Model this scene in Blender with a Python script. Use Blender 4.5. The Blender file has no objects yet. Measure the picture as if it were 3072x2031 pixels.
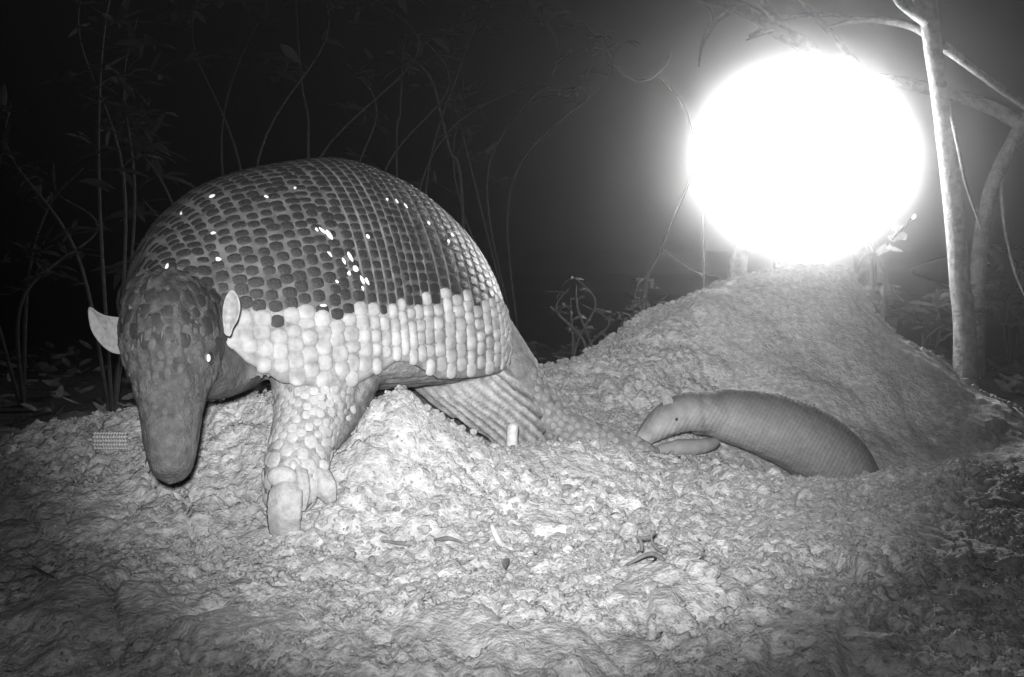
import bpy, bmesh, math, random
import numpy as np
from mathutils import Vector, Matrix, Euler
from mathutils.bvhtree import BVHTree
from mathutils.kdtree import KDTree

random.seed(7)
RNG = np.random.default_rng(11)
SC = bpy.context.scene
COL = SC.collection

# ------------------------------------------------------------------ camera, world, light, exposure
F, CX, CY = 3294.0, 1536.0, 1015.5
PIT, CZ = math.radians(5.0), 0.60
cam_d = bpy.data.cameras.new('camera')
cam_d.sensor_width = 36.0
cam_d.lens = 36.0 * F / 3072.0
cam_d.clip_start = 0.02
cam_d.clip_end = 200.0
cam = bpy.data.objects.new('camera', cam_d)
COL.objects.link(cam)
cam.location = (0, 0, CZ)
cam.rotation_euler = (math.pi / 2 - PIT, 0, 0)
SC.camera = cam

world = bpy.data.worlds.new('World')
SC.world = world
world.use_nodes = True
wn = world.node_tree
wn.nodes.clear()
wo = wn.nodes.new('ShaderNodeOutputWorld')
wb = wn.nodes.new('ShaderNodeBackground')
wb.inputs['Color'].default_value = (1, 1, 1, 1)      # monochrome infrared night sky
wb.inputs['Strength'].default_value = 0.0004
wn.links.new(wb.outputs[0], wo.inputs[0])

# the infrared flash of the trail camera that takes the picture: beside its lens
fl_d = bpy.data.lights.new('camera_flash', 'SPOT')
fl_d.energy = 340.0
fl_d.color = (1, 1, 1)
fl_d.spot_size = math.radians(47)
fl_d.spot_blend = 1.0
fl_d.shadow_soft_size = 0.02
fl = bpy.data.objects.new('camera_flash', fl_d)
COL.objects.link(fl)
fl.location = (-0.02, 0.0, CZ + 0.05)
FLASH_AIM = (1510, 1040)
fl.scale = (1.14, 0.84, 1.0)          # its beam is wider than it is tall

SC.render.engine = 'CYCLES'
SC.view_settings.view_transform = 'Standard'
SC.view_settings.look = 'None'
SC.view_settings.exposure = 0.0
SC.view_settings.gamma = 1.0
SC.cycles.use_denoising = True
SC.cycles.max_bounces = 4
SC.cycles.diffuse_bounces = 2
SC.cycles.glossy_bounces = 2
SC.cycles.volume_bounces = 0
SC.cycles.transparent_max_bounces = 8
SC.cycles.sample_clamp_indirect = 3.0


def P(px, py, Y):
    """photo pixel + distance along +Y -> point in the place"""
    dx = (px - CX) / F
    dy = -(py - CY) / F
    c, s = math.cos(PIT), math.sin(PIT)
    d = np.array([dx, c + dy * s, -s + dy * c])
    d = d * (Y / d[1])
    return np.array([d[0], d[1], d[2] + CZ])


def proj(p):
    x, y, z = p[..., 0], p[..., 1], p[..., 2] - CZ
    d = y * math.cos(PIT) - z * math.sin(PIT)
    u = z * math.cos(PIT) + y * math.sin(PIT)
    return np.stack([CX + F * x / d, CY - F * u / d], -1), d


_t = Vector(P(*FLASH_AIM, 1.6)) - fl.location
fl.rotation_euler = _t.to_track_quat('-Z', 'Y').to_euler()
sp_d = fl_d.copy(); sp_d.energy = 17.0; sp_d.spot_size = math.radians(105)      # the weak spill round the beam
sp_ = bpy.data.objects.new('camera_flash_spill', sp_d); COL.objects.link(sp_)
sp_.location = fl.location; sp_.rotation_euler = fl.rotation_euler

# ------------------------------------------------------------------ helpers


def link_mesh(name, verts, faces, mat, parent=None, smooth=True, origin=None):
    me = bpy.data.meshes.new(name)
    v = np.asarray(verts, dtype=float).reshape(-1, 3)
    if origin is None:
        origin = np.zeros(3)
        if parent is not None:
            origin = np.array(parent.matrix_world.translation)
            q = parent
            origin = np.array(world_loc(parent))
    v = v - np.asarray(origin)
    me.from_pydata(v.tolist(), [], faces)
    if smooth:
        me.polygons.foreach_set('use_smooth', [True] * len(me.polygons))
    me.materials.append(mat)
    o = bpy.data.objects.new(name, me)
    COL.objects.link(o)
    if parent is not None:
        o.parent = parent
        o.location = tuple(np.asarray(origin) - np.array(world_loc(parent)))
    else:
        o.location = tuple(origin)
    return o


def world_loc(o):
    v = np.zeros(3)
    while o is not None:
        v = v + np.array(o.location)
        o = o.parent
    return v


def empty(name, loc):
    o = bpy.data.objects.new(name, None)
    o.empty_display_size = 0.05
    COL.objects.link(o)
    o.location = tuple(loc)
    return o


def tag(o, label=None, cat=None, group=None, kind=None):
    if label: o['label'] = label
    if cat: o['category'] = cat
    if group: o['group'] = group
    if kind: o['kind'] = kind
    return o


def cr(K, V, s):
    K = np.asarray(K, float); V = np.asarray(V, float); s = np.asarray(s, float)
    h = np.diff(K); d = np.diff(V) / h
    m = np.zeros_like(V)
    dd = d[1:] + d[:-1]
    m[1:-1] = np.where(d[1:] * d[:-1] > 0, 2 * d[1:] * d[:-1] / np.where(np.abs(dd) < 1e-12, 1, dd), 0)
    m[0] = d[0]; m[-1] = d[-1]
    i = np.clip(np.searchsorted(K, s, side='right') - 1, 0, len(K) - 2)
    t = (s - K[i]) / h[i]
    return ((2*t**3-3*t**2+1)*V[i] + (t**3-2*t**2+t)*h[i]*m[i] + (-2*t**3+3*t**2)*V[i+1] + (t**3-t**2)*h[i]*m[i+1])


def smooth_path(pts, n):
    """Catmull-Rom through pts (any dimension), n samples"""
    p = np.asarray(pts, float)
    p = np.vstack([2*p[0]-p[1], p, 2*p[-1]-p[-2]])
    m = len(p) - 3
    u = np.linspace(0, m - 1e-9, n)
    i = u.astype(int); t = (u - i)[:, None]
    a, b, c, d = p[i], p[i+1], p[i+2], p[i+3]
    return 0.5*((2*b) + (-a+c)*t + (2*a-5*b+4*c-d)*t**2 + (-a+3*b-3*c+d)*t**3)


class MB:
    def __init__(self):
        self.v, self.f, self.n = [], [], 0

    def add(self, v, f):
        v = np.asarray(v, float)
        self.v.append(v)
        self.f.extend([tuple(int(i) + self.n for i in q) for q in f])
        self.n += len(v)

    def tube(self, pts, radii, n=None, seg=8, smooth=True, flat=None, updir=None):
        """pts Nx3, radii N or Nx2 (half width, half depth)"""
        pts = np.asarray(pts, float)
        r = np.asarray(radii, float)
        if r.ndim == 1: r = np.stack([r, r], -1)
        if smooth:
            n = n or len(pts) * 4
            q = smooth_path(np.hstack([pts, r]), n)
            pts, r = q[:, :3], np.maximum(q[:, 3:], 1e-4)
        n = len(pts)
        tan = np.gradient(pts, axis=0)
        tan /= np.linalg.norm(tan, axis=1)[:, None] + 1e-12
        if updir is None:
            updir = np.array([0, 0, 1.0]) if abs(tan[0, 2]) < .9 else np.array([0, 1.0, 0])
        up = np.asarray(updir, float)
        ang = np.linspace(0, 2*np.pi, seg, endpoint=False)
        V = []
        for k in range(n):
            x = np.cross(tan[k], up); x /= np.linalg.norm(x) + 1e-12
            y = np.cross(x, tan[k])
            if updir is not None: up = y
            V.append(pts[k] + np.outer(np.cos(ang)*r[k, 0], x) + np.outer(np.sin(ang)*r[k, 1], y))
        V = np.concatenate(V + [pts[:1] - tan[:1]*r[0].mean()*.5, pts[-1:] + tan[-1:]*r[-1].mean()*.5])
        Fc = []
        for k in range(n-1):
            for j in range(seg):
                a, b = k*seg+j, k*seg+(j+1) % seg
                Fc.append((a, b, b+seg, a+seg))
        for j in range(seg):
            Fc.append((n*seg, (j+1) % seg, j))
            Fc.append((n*seg+1, (n-1)*seg+j, (n-1)*seg+(j+1) % seg))
        self.add(V, Fc)

    def ell(self, c, R, seg=20, rings=12):
        """ellipsoid: R 3x3 rows = half axes vectors"""
        R = np.asarray(R, float)
        if R.ndim == 1: R = np.diag(R)
        V, Fc = [], []
        for i in range(rings+1):
            th = np.pi*i/rings
            for j in range(seg):
                ph = 2*np.pi*j/seg
                V.append(np.asarray(c) + math.sin(th)*math.cos(ph)*R[0] + math.sin(th)*math.sin(ph)*R[1] + math.cos(th)*R[2])
        for i in range(rings):
            for j in range(seg):
                a, b = i*seg+j, i*seg+(j+1) % seg
                Fc.append((a, a+seg, b+seg, b))
        self.add(V, Fc)

    def box(self, c, h, rz=0.0):
        c = np.asarray(c, float)
        co, si = math.cos(rz), math.sin(rz)
        V = []
        for z in (-1, 1):
            for x, y in ((-1, -1), (1, -1), (1, 1), (-1, 1)):
                X, Y = x*h[0], y*h[1]
                V.append(c + np.array([X*co-Y*si, X*si+Y*co, z*h[2]]))
        self.add(V, [(0, 3, 2, 1), (4, 5, 6, 7), (0, 1, 5, 4), (1, 2, 6, 5), (2, 3, 7, 6), (3, 0, 4, 7)])

    def build(self, name, mat, parent=None, smooth=True, origin=None):
        return link_mesh(name, np.concatenate(self.v), self.f, mat, parent, smooth, origin)


def hash2(ix, iy, seed):
    n = (ix.astype(np.int64)*374761393 + iy.astype(np.int64)*668265263 + seed*974634541) & 0x7fffffff
    n = (n ^ (n >> 13))*1274126177 & 0x7fffffff
    n = (n ^ (n >> 16)) & 0x7fffffff
    return n.astype(np.float64)/0x7fffffff


def vnoise(x, y, seed=0):
    ix, iy = np.floor(x), np.floor(y)
    fx, fy = x-ix, y-iy
    fx = fx*fx*fx*(fx*(fx*6-15)+10); fy = fy*fy*fy*(fy*(fy*6-15)+10)
    a, b = hash2(ix, iy, seed), hash2(ix+1, iy, seed)
    c, d = hash2(ix, iy+1, seed), hash2(ix+1, iy+1, seed)
    return (a*(1-fx)+b*fx)*(1-fy)+(c*(1-fx)+d*fx)*fy - .5


def fbm(x, y, sc, oct=4, seed=0, gain=.5):
    v = 0; a = 1.0; s = sc
    for k in range(oct):
        ca, sa = math.cos(k*1.3+.4), math.sin(k*1.3+.4)
        v = v + a*vnoise((x*ca-y*sa)/s+17.3*k, (x*sa+y*ca)/s-5.1*k, seed+k)
        a *= gain; s *= .5
    return v


def cellbump(x, y, sc, seed=0, fill=.8, rmin=.3, rmax=.75):
    """broken angular clods of size sc: height in units of sc"""
    X = x/sc + .55*vnoise(x/sc*1.7, y/sc*1.7, seed+60) + .25*vnoise(x/sc*4.1, y/sc*4.1, seed+61)
    Y = y/sc + .55*vnoise(x/sc*1.7+9.3, y/sc*1.7, seed+62) + .25*vnoise(x/sc*4.1, y/sc*4.1+3.7, seed+63)
    ix, iy = np.floor(X), np.floor(Y)
    h = np.zeros_like(X)
    for di in (-1, 0, 1):
        for dj in (-1, 0, 1):
            cx, cy = ix+di, iy+dj
            jx, jy = cx+hash2(cx, cy, seed+1), cy+hash2(cx, cy, seed+2)
            r = rmin+(rmax-rmin)*hash2(cx, cy, seed+3)
            on = hash2(cx, cy, seed+4) < fill
            asp = .6+.8*hash2(cx, cy, seed+5)
            an = hash2(cx, cy, seed+6)*3.14
            dx, dy = X-jx, Y-jy
            u = dx*np.cos(an)+dy*np.sin(an); w = (-dx*np.sin(an)+dy*np.cos(an))*asp
            # a tilted flat top with steep broken sides
            d = .6*np.maximum(np.abs(u), np.abs(w))+.4*np.sqrt(u*u+w*w)
            top = .55+.9*(hash2(cx, cy, seed+8)-.5)*u/r+.9*(hash2(cx, cy, seed+9)-.5)*w/r
            q = np.minimum(top, 2.6*(1-d/r))
            h = np.maximum(h, np.where(on & (q > 0), r*q*(.5+.6*hash2(cx, cy, seed+7)), 0))
    return h


# ------------------------------------------------------------------ materials (monochrome: an infrared picture)


def mat_grey(name, lo, hi, scale=40.0, rough=.9, bump=0.0, bump_scale=200.0, bump_dist=.002, spec=.2, detail=4.0,
             attr=None, rnd=0.0, transl=0.0, crumb=0.0, crumb_scale=130.0):
    m = bpy.data.materials.new(name)
    m.use_nodes = True
    nt = m.node_tree
    nd, lk = nt.nodes, nt.links
    bs = nd['Principled BSDF']
    geo = nd.new('ShaderNodeNewGeometry')
    noi = nd.new('ShaderNodeTexNoise')
    noi.inputs['Scale'].default_value = scale
    noi.inputs['Detail'].default_value = detail
    noi.inputs['Roughness'].default_value = .6
    lk.new(geo.outputs['Position'], noi.inputs['Vector'])
    mr = nd.new('ShaderNodeMapRange')
    mr.inputs['From Min'].default_value = .3
    mr.inputs['From Max'].default_value = .7
    mr.inputs['To Min'].default_value = lo
    mr.inputs['To Max'].default_value = hi
    lk.new(noi.outputs['Fac'], mr.inputs['Value'])
    val = mr.outputs['Result']

    def mul(a, b):
        x = nd.new('ShaderNodeMath'); x.operation = 'MULTIPLY'
        lk.new(a, x.inputs[0])
        if hasattr(b, 'is_linked'): lk.new(b, x.inputs[1])
        else: x.inputs[1].default_value = b
        return x.outputs[0]
    if attr:
        at = nd.new('ShaderNodeAttribute'); at.attribute_name = attr
        val = mul(val, at.outputs['Fac'])
    if rnd > 0:
        oi = nd.new('ShaderNodeObjectInfo')
        r2 = nd.new('ShaderNodeMapRange')
        r2.inputs['To Min'].default_value = 1-rnd; r2.inputs['To Max'].default_value = 1+rnd
        lk.new(oi.outputs['Random'], r2.inputs['Value'])
        val = mul(val, r2.outputs['Result'])
    lk.new(val, bs.inputs['Base Color'])
    bs.inputs['Roughness'].default_value = rough
    bs.inputs['Specular IOR Level'].default_value = spec
    if bump > 0:
        n2 = nd.new('ShaderNodeTexNoise')
        n2.inputs['Scale'].default_value = bump_scale
        n2.inputs['Detail'].default_value = 6.0
        n2.inputs['Roughness'].default_value = .65
        lk.new(geo.outputs['Position'], n2.inputs['Vector'])
        bp = nd.new('ShaderNodeBump')
        bp.inputs['Strength'].default_value = bump
        bp.inputs['Distance'].default_value = bump_dist
        hgt = n2.outputs['Fac']
        if crumb > 0:
            for cs, cw in ((crumb_scale, crumb), (crumb_scale*2.3, crumb*.6)):
                vo = nd.new('ShaderNodeTexVoronoi'); vo.feature = 'F1'
                vo.inputs['Scale'].default_value = cs
                vo.inputs['Randomness'].default_value = 1.0
                wp = nd.new('ShaderNodeVectorMath'); wp.operation = 'MULTIPLY_ADD'
                lk.new(n2.outputs['Color'], wp.inputs[0]); wp.inputs[1].default_value = (.003, .003, .003)
                lk.new(geo.outputs['Position'], wp.inputs[2])
                lk.new(wp.outputs[0], vo.inputs['Vector'])
                sb = nd.new('ShaderNodeMath'); sb.operation = 'MULTIPLY_ADD'
                lk.new(vo.outputs['Distance'], sb.inputs[0]); sb.inputs[1].default_value = -cw
                lk.new(hgt, sb.inputs[2]); hgt = sb.outputs[0]
        lk.new(hgt, bp.inputs['Height'])
        lk.new(bp.outputs['Normal'], bs.inputs['Normal'])
    if transl > 0:
        tr = nd.new('ShaderNodeBsdfTranslucent')
        lk.new(val, tr.inputs['Color'])
        mx = nd.new('ShaderNodeMixShader'); mx.inputs[0].default_value = transl
        lk.new(bs.outputs[0], mx.inputs[1]); lk.new(tr.outputs[0], mx.inputs[2])
        lk.new(mx.outputs[0], nd['Material Output'].inputs['Surface'])
    return m


M = {}
M['soil'] = mat_grey('soil', .32, .68, 80, rough=.95, bump=.9, bump_scale=190, bump_dist=.005, spec=.1, attr='tone', detail=8, crumb=.35, crumb_scale=120)
M['clod'] = mat_grey('clod', .26, .58, 90, rough=.95, bump=1.0, bump_scale=300, bump_dist=.008, spec=.1)
M['skin'] = mat_grey('skin', .60, 1.30, 75, rough=.8, bump=1.0, bump_scale=240, bump_dist=.0045, spec=.25, attr='tone')
M['shell'] = mat_grey('shell_skin', .55, 1.4, 45, rough=.65, bump=.5, bump_scale=500, bump_dist=.001, spec=.3, attr='tone')
M['scute_dark'] = mat_grey('scute_dark', .014, .032, 220, rough=.48, bump=.8, bump_scale=380, bump_dist=.0020, spec=.4)
M['scute_pale'] = mat_grey('scute_pale', .17, .38, 45, rough=.8, bump=.5, bump_scale=500, bump_dist=.0008, spec=.3)
M['scute_worn_glint'] = mat_grey('scute_worn_glint', .75, .9, 200, rough=.4, bump=.2, bump_scale=500, bump_dist=.0005, spec=.4)
M['scale'] = mat_grey('leg_scale', .24, .37, 200, rough=.6, bump=.3, bump_scale=500, bump_dist=.0006, spec=.3)
M['scale_tail'] = mat_grey('tail_scale', .16, .28, 200, rough=.7, bump=.4, bump_scale=500, bump_dist=.0008, spec=.2)
M['scale_snout'] = mat_grey('snout_scale', .055, .10, 120, rough=.8, bump=.6, bump_scale=420, bump_dist=.0012, spec=.15)
M['scale_head'] = mat_grey('head_scale', .020, .042, 200, rough=.6, bump=.4, bump_scale=500, bump_dist=.0008, spec=.3)
M['claw'] = mat_grey('claw', .24, .38, 90, rough=.6, bump=.8, bump_scale=200, bump_dist=.003, spec=.3)
M['ear'] = mat_grey('ear_skin', .20, .34, 150, rough=.7, bump=.4, bump_scale=500, bump_dist=.0008, spec=.2, transl=.15)
M['glint'] = mat_grey('painted_glint', .07, .13, 200, rough=.9, bump=.4, bump_scale=500, bump_dist=.0008)
M['lid'] = mat_grey('eyelid', .06, .10, 200, rough=.7, bump=.4, bump_scale=500, bump_dist=.0008)
M['eye'] = mat_grey('eye', .02, .03, 50, rough=.08, spec=.6)
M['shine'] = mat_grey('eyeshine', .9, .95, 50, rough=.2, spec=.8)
M['pup'] = mat_grey('pup_skin', .85, 1.1, 60, rough=.75, bump=.35, bump_scale=350, bump_dist=.001, spec=.2, attr='tone')
M['bark'] = mat_grey('bark', .10, .30, 45, rough=.95, bump=1.0, bump_scale=70, bump_dist=.012, spec=.1)
M['twig'] = mat_grey('twig', .03, .065, 60, rough=.9, bump=.3, bump_scale=200, bump_dist=.001, spec=.1)
M['leaf'] = mat_grey('leaf', .03, .06, 40, rough=.7, spec=.25, transl=.3, rnd=.1)
M['dry_leaf'] = mat_grey('dry_leaf', .08, .16, 80, rough=.8, bump=.3, bump_scale=300, bump_dist=.001, spec=.2)
M['pale_leaf'] = mat_grey('pale_leaf', .5, .7, 80, rough=.8, bump=.3, bump_scale=300, bump_dist=.001, spec=.2)
M['root'] = mat_grey('root', .30, .45, 100, rough=.8, bump=.4, bump_scale=300, bump_dist=.001, spec=.2)
M['weave'] = mat_grey('weave', .25, .5, 300, rough=.4, spec=.5)
M['plastic'] = mat_grey('added_housing', .12, .2, 60, rough=.6, bump=.2, bump_scale=200, bump_dist=.001, spec=.3)
M['litter'] = mat_grey('leaf_litter', .10, .28, 60, rough=.9, spec=.1, rnd=.2)

# ------------------------------------------------------------------ the ground: one sheet with the two dug-up mounds
CP = []


def g(px, py, Y, dz=0):
    p = P(px, py, Y); CP.append((p[0], p[1], p[2]+dz))


for px in (-300, 500, 1200, 1900, 2600, 3400):
    g(px, 2031, 1.03)
    g(px, 1790, 1.22)
for px, py, Y in ((-300, 1600, 1.42), (300, 1600, 1.44), (860, 1600, 1.46), (1200, 1580, 1.46), (1536, 1580, 1.48),
                  (2000, 1580, 1.5), (2600, 1590, 1.5), (3300, 1600, 1.5),
                  (-300, 1440, 1.72), (0, 1352, 1.80), (300, 1262, 1.86), (480, 1228, 1.86), (640, 1205, 1.86), (820, 1195, 1.84),
                  (300, 1400, 1.66), (640, 1400, 1.60), (820, 1330, 1.62),
                  (1000, 1290, 1.64), (1110, 1225, 1.62), (1220, 1175, 1.62), (1270, 1215, 1.63), (1340, 1270, 1.65), (1400, 1320, 1.68),
                  (1220, 1330, 1.555), (1100, 1400, 1.53), (1330, 1420, 1.54),
                  (1450, 1358, 1.70), (1530, 1352, 1.73), (1700, 1338, 1.78), (1890, 1345, 1.84), (2000, 1392, 1.86), (2200, 1405, 1.88),
                  (2380, 1450, 1.86), (2480, 1440, 1.88), (2600, 1432, 1.90), (2900, 1427, 1.92), (3072, 1440, 1.92), (3400, 1450, 1.95),
                  (1700, 1450, 1.62), (2200, 1490, 1.66), (2700, 1510, 1.68)):
    g(px, py, Y)
# hollows behind the front crest
for px, Y, z in ((300, 2.1, .24), (640, 2.05, .26), (900, 2.0, .24), (1150, 1.82, .25), (1340, 1.82, .14), (1450, 1.86, .13), (1600, 1.92, .20), (1600, 2.1, .20),
                 (1200, 2.1, .14), (1400, 2.35, .22), (2300, 2.02, .13), (2600, 2.06, .10), (2900, 2.1, .12), (3300, 2.1, .12)):
    p = P(px, 1000, Y); CP.append((p[0], Y, z))
for px, py, Y in ((1780, 1335, 2.02), (1950, 1365, 2.05), (2100, 1370, 2.08), (1900, 1255, 2.32), (2150, 1150, 2.52), (2150, 1290, 2.32), (2400, 1010, 2.68), (2500, 1200, 2.52),
                  (2800, 1260, 2.58), (2750, 1395, 2.38), (3072, 1420, 2.38), (1700, 1220, 2.4),
                  (1590, 1142, 2.60), (1700, 1092, 2.65), (1900, 966, 2.75), (2000, 906, 2.80), (2200, 832, 2.90), (2350, 812, 2.92), (2470, 809, 2.92),
                  (2570, 835, 2.92), (2615, 930, 2.86), (2700, 1010, 2.82), (2850, 1115, 2.78), (3072, 1252, 2.72), (3300, 1390, 2.70)):
    g(px, py, Y)
for px, py, Y in ((2470, 809, 3.02), (2575, 840, 3.02), (2625, 930, 2.96), (2710, 1010, 2.92), (2860, 1115, 2.88), (3080, 1252, 2.82)):
    p = P(px, py, Y-.10); CP.append((p[0]+.03, Y, p[2]-.075))
for x, y, z in ((-.1, 2.9, .17), (.15, 2.95, .18), (.45, 3.1, .22), (.75, 3.25, .30), (1.0, 3.2, .25), (1.2, 3.05, .14), (1.4, 2.95, .06), (1.6, 3.0, .05), (1.9, 2.8, .06),
                (-.6, 2.5, .16), (-1.2, 2.3, .12), (-1.8, 1.9, .12), (-1.6, 2.7, .10), (-.6, 3.1, .12), (0, 3.5, .10), (.8, 3.7, .12), (1.5, 3.5, .05),
                (2.2, 2.2, .1), (2.2, 1.4, .15), (-1.6, 1.2, .14), (-1, .4, .1), (0, .4, .12), (1, .4, .1), (2, .6, .1)):
    CP.append((x, y, z))
CP = np.array(CP)


def _phi(r2):
    return np.where(r2 > 1e-12, .5*r2*np.log(np.maximum(r2, 1e-12)), 0)


_n = len(CP)
_A = np.zeros((_n+3, _n+3))
_d2 = ((CP[:, None, :2]-CP[None, :, :2])**2).sum(-1)
_A[:_n, :_n] = _phi(_d2) + np.eye(_n)*4e-5
_A[:_n, _n] = 1; _A[:_n, _n+1:] = CP[:, :2]
_A[_n, :_n] = 1; _A[_n+1:, :_n] = CP[:, :2].T
_w = np.linalg.solve(_A, np.concatenate([CP[:, 2], np.zeros(3)]))


def ground_base(x, y):
    x = np.asarray(x, float); y = np.asarray(y, float)
    z = _w[_n] + _w[_n+1]*x + _w[_n+2]*y
    for k in range(_n):
        z = z + _w[k]*_phi((x-CP[k, 0])**2+(y-CP[k, 1])**2)
    # beyond the dug-up place: nearly level forest floor
    ox = np.maximum(np.maximum(-1.6-x, x-2.0), 0); oy = np.maximum(np.maximum(.45-y, y-3.35), 0)
    t = np.clip(np.sqrt(ox*ox+oy*oy)/.6, 0, 1); t = t*t*(3-2*t)
    flat = .09 + .10*fbm(x, y, 3.0, 3, 91) + .02*fbm(x, y, .35, 2, 93)
    return np.clip(z, -.15, .9)*(1-t)+flat*t


def seg_dist(x, y, pts):
    """distance to polyline, signed side, and 0..1 position"""
    best = np.full(x.shape, 1e9); side = np.zeros(x.shape); pos = np.zeros(x.shape)
    L = len(pts)-1
    for i in range(L):
        a, b = pts[i], pts[i+1]
        dx, dy = b[0]-a[0], b[1]-a[1]
        t = np.clip(((x-a[0])*dx+(y-a[1])*dy)/(dx*dx+dy*dy), 0, 1)
        qx, qy = x-(a[0]+t*dx), y-(a[1]+t*dy)
        d = np.sqrt(qx*qx+qy*qy)
        m = d < best
        best = np.where(m, d, best); side = np.where(m, np.sign(dx*qy-dy*qx), side); pos = np.where(m, (i+t)/L, pos)
    return best, side, pos


def on_ground(px, py):
    """where the view ray through a pixel first meets the bare ground"""
    Y = np.linspace(.9, 3.2, 700)
    pts = np.array([P(px, py, y) for y in Y])
    gz = ground_base(pts[:, 0], pts[:, 1])
    k = np.argmax(pts[:, 2] < gz)
    return np.array([pts[k, 0], pts[k, 1], gz[k]])


# cracks and lips in the trodden soil: (pixel path, step height, reach)
LIPS = [([(1890, 1725), (1980, 1738), (2060, 1765), (2130, 1800), (2180, 1855)], -.016, .05),
        ([(1180, 1640), (1280, 1632), (1390, 1650)], -.008, .03),
        ([(680, 1775), (780, 1780), (860, 1785)], -.008, .03),
        ([(1240, 1890), (1280, 1850), (1330, 1830)], .010, .035),
        ([(2620, 1800), (2700, 1840), (2800, 1890)], -.010, .05),
        ([(2480, 1680), (2560, 1720), (2640, 1800)], .010, .05),
        ([(120, 1730), (200, 1780), (300, 1790)], -.010, .04),
        ([(1940, 1830), (1950, 1900), (1990, 1960)], .009, .04),
        ([(2520, 1830), (2530, 1900), (2510, 1990)], -.009, .04)]
LIPS = [([on_ground(*q)[:2] for q in path], s, r) for path, s, r in LIPS]


# trodden, packed lumps between the crumbs: (pixel, half width m, half depth m, rise m)
LUMPS = [((2010, 1810), .085, .060, .016), ((1330, 1905), .070, .05, .008), ((300, 1830), .10, .06, .008), ((720, 1880), .08, .05, .008), ((2560, 1640), .09, .06, .010),
         ((2330, 1610), .05, .05, .008), ((2500, 1930), .07, .05, .008), ((1130, 1690), .06, .04, .004), ((1650, 1560), .05, .04, .006), ((90, 1560), .12, .07, .01), ((2850, 1650), .08, .07, .01),
         ((1090, 1405), .035, .025, .014), ((1000, 1425), .03, .022, .012), ((1700, 1390), .09, .04, .002), ((1700, 1960), .08, .04, .006)]
LUMPS = [(on_ground(*c_)[:2], a_, b_, h_) for c_, a_, b_, h_ in LUMPS]


def patch(x, y):
    m = np.zeros(np.shape(x)); r = np.zeros(np.shape(x))
    w = .35*fbm(x, y, .05, 2, 151)
    for c_, a_, b_, h_ in LUMPS:
        q = np.clip(1.15-np.sqrt(((x-c_[0])/a_)**2+((y-c_[1])/b_)**2)+w, 0, 1)
        q = np.clip(q*3, 0, 1); q = q*q*(3-2*q)
        m = np.maximum(m, q); r = np.maximum(r, q*h_)
    return m, r


def ground_z(x, y):
    z = ground_base(x, y)
    pm, pr = patch(x, y)
    z = z + pr
    inn = 1-np.clip(np.sqrt(np.maximum(np.maximum(-1.5-x, x-1.9), 0)**2+np.maximum(np.maximum(.5-y, y-3.2), 0)**2)/.4, 0, 1)
    # smooth, packed face on the right of the spoil heap; crumbly elsewhere
    sm = np.clip((x-.28-.25*(2.9-y))/.16, 0, 1)*np.clip((y-2.12)/.1, 0, 1)
    rough = inn*(1-.84*sm)*(1-.8*pm)
    zone = np.clip(.6+1.6*fbm(x, y, .22, 3, 5), .12, 1.0)
    z = z + inn*(.016*fbm(x, y, .30, 3, 1) + .018*fbm(x, y, .10, 4, 2, .55))
    # trodden ruts running up and down the slope, mostly left and right
    rut = np.abs(fbm(x*2.2+y*.9, y*.8-x*.3, .22, 2, 61))
    z = z - inn*.020*np.clip(.07-rut, 0, .07)/.07*np.clip(.25+np.abs(x-.05), .2, 1)*(1-sm)
    c1 = cellbump(x+.02*fbm(x, y, .05, 2, 31), y, .075, 10, .55, .3, .7)
    c2 = cellbump(x, y+.01*fbm(x, y, .03, 2, 33), .034, 20, .7, .3, .75)
    c3 = cellbump(x, y, .016, 40, .75, .35, .75)
    z = z + rough*zone*(c1*.075*.30 + c2*.034*.48) + rough*(.35+.65*zone)*c3*.016*.62
    z = z + rough*(.010*fbm(x, y, .024, 3, 44, .62) - .006*np.clip(.06-np.abs(fbm(x, y, .05, 3, 47)), 0, .06)/.06)
    z = z + inn*sm*.003*fbm(x, y, .03, 3, 45)
    for path, st, r in LIPS:
        x0 = min(p[0] for p in path)-.1; x1 = max(p[0] for p in path)+.1
        y0 = min(p[1] for p in path)-.1; y1 = max(p[1] for p in path)+.1
        m = (x > x0) & (x < x1) & (y > y0) & (y < y1)
        if not m.any(): continue
        d, sd, ps = seg_dist(x[m], y[m], path)
        e = np.sin(np.clip(ps, .02, .98)*np.pi)**.6
        prof = np.where(sd*np.sign(st) > 0, np.exp(-(d/r)**2)*abs(st), -np.exp(-(d/.012)**2)*abs(st)*.8)
        z[m] = z[m] + e*prof
    return z


def axis_pts(lo, hi, step, far_lo, far_hi):
    core = np.arange(lo, hi, step)
    a, s = [], step
    v = lo
    while v > far_lo:
        s = min(s*1.16, 2.5); v -= s; a.append(v)
    b, s = [], step
    v = core[-1]
    while v < far_hi:
        s = min(s*1.16, 2.5); v += s; b.append(v)
    return np.array(a[::-1] + core.tolist() + b)


gx = axis_pts(-.95, 1.34, .0042, -40, 40)
gy = axis_pts(.96, 2.96, .0042, -12, 60)
GX, GY = np.meshgrid(gx, gy)
GZ = ground_z(GX.ravel(), GY.ravel())
nx, ny = len(gx), len(gy)
GV = np.stack([GX.ravel(), GY.ravel(), GZ], -1)
ii = (np.arange(ny-1)[:, None]*nx + np.arange(nx-1)[None, :]).ravel()
GF = np.stack([ii, ii+1, ii+1+nx, ii+nx], -1)


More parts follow.
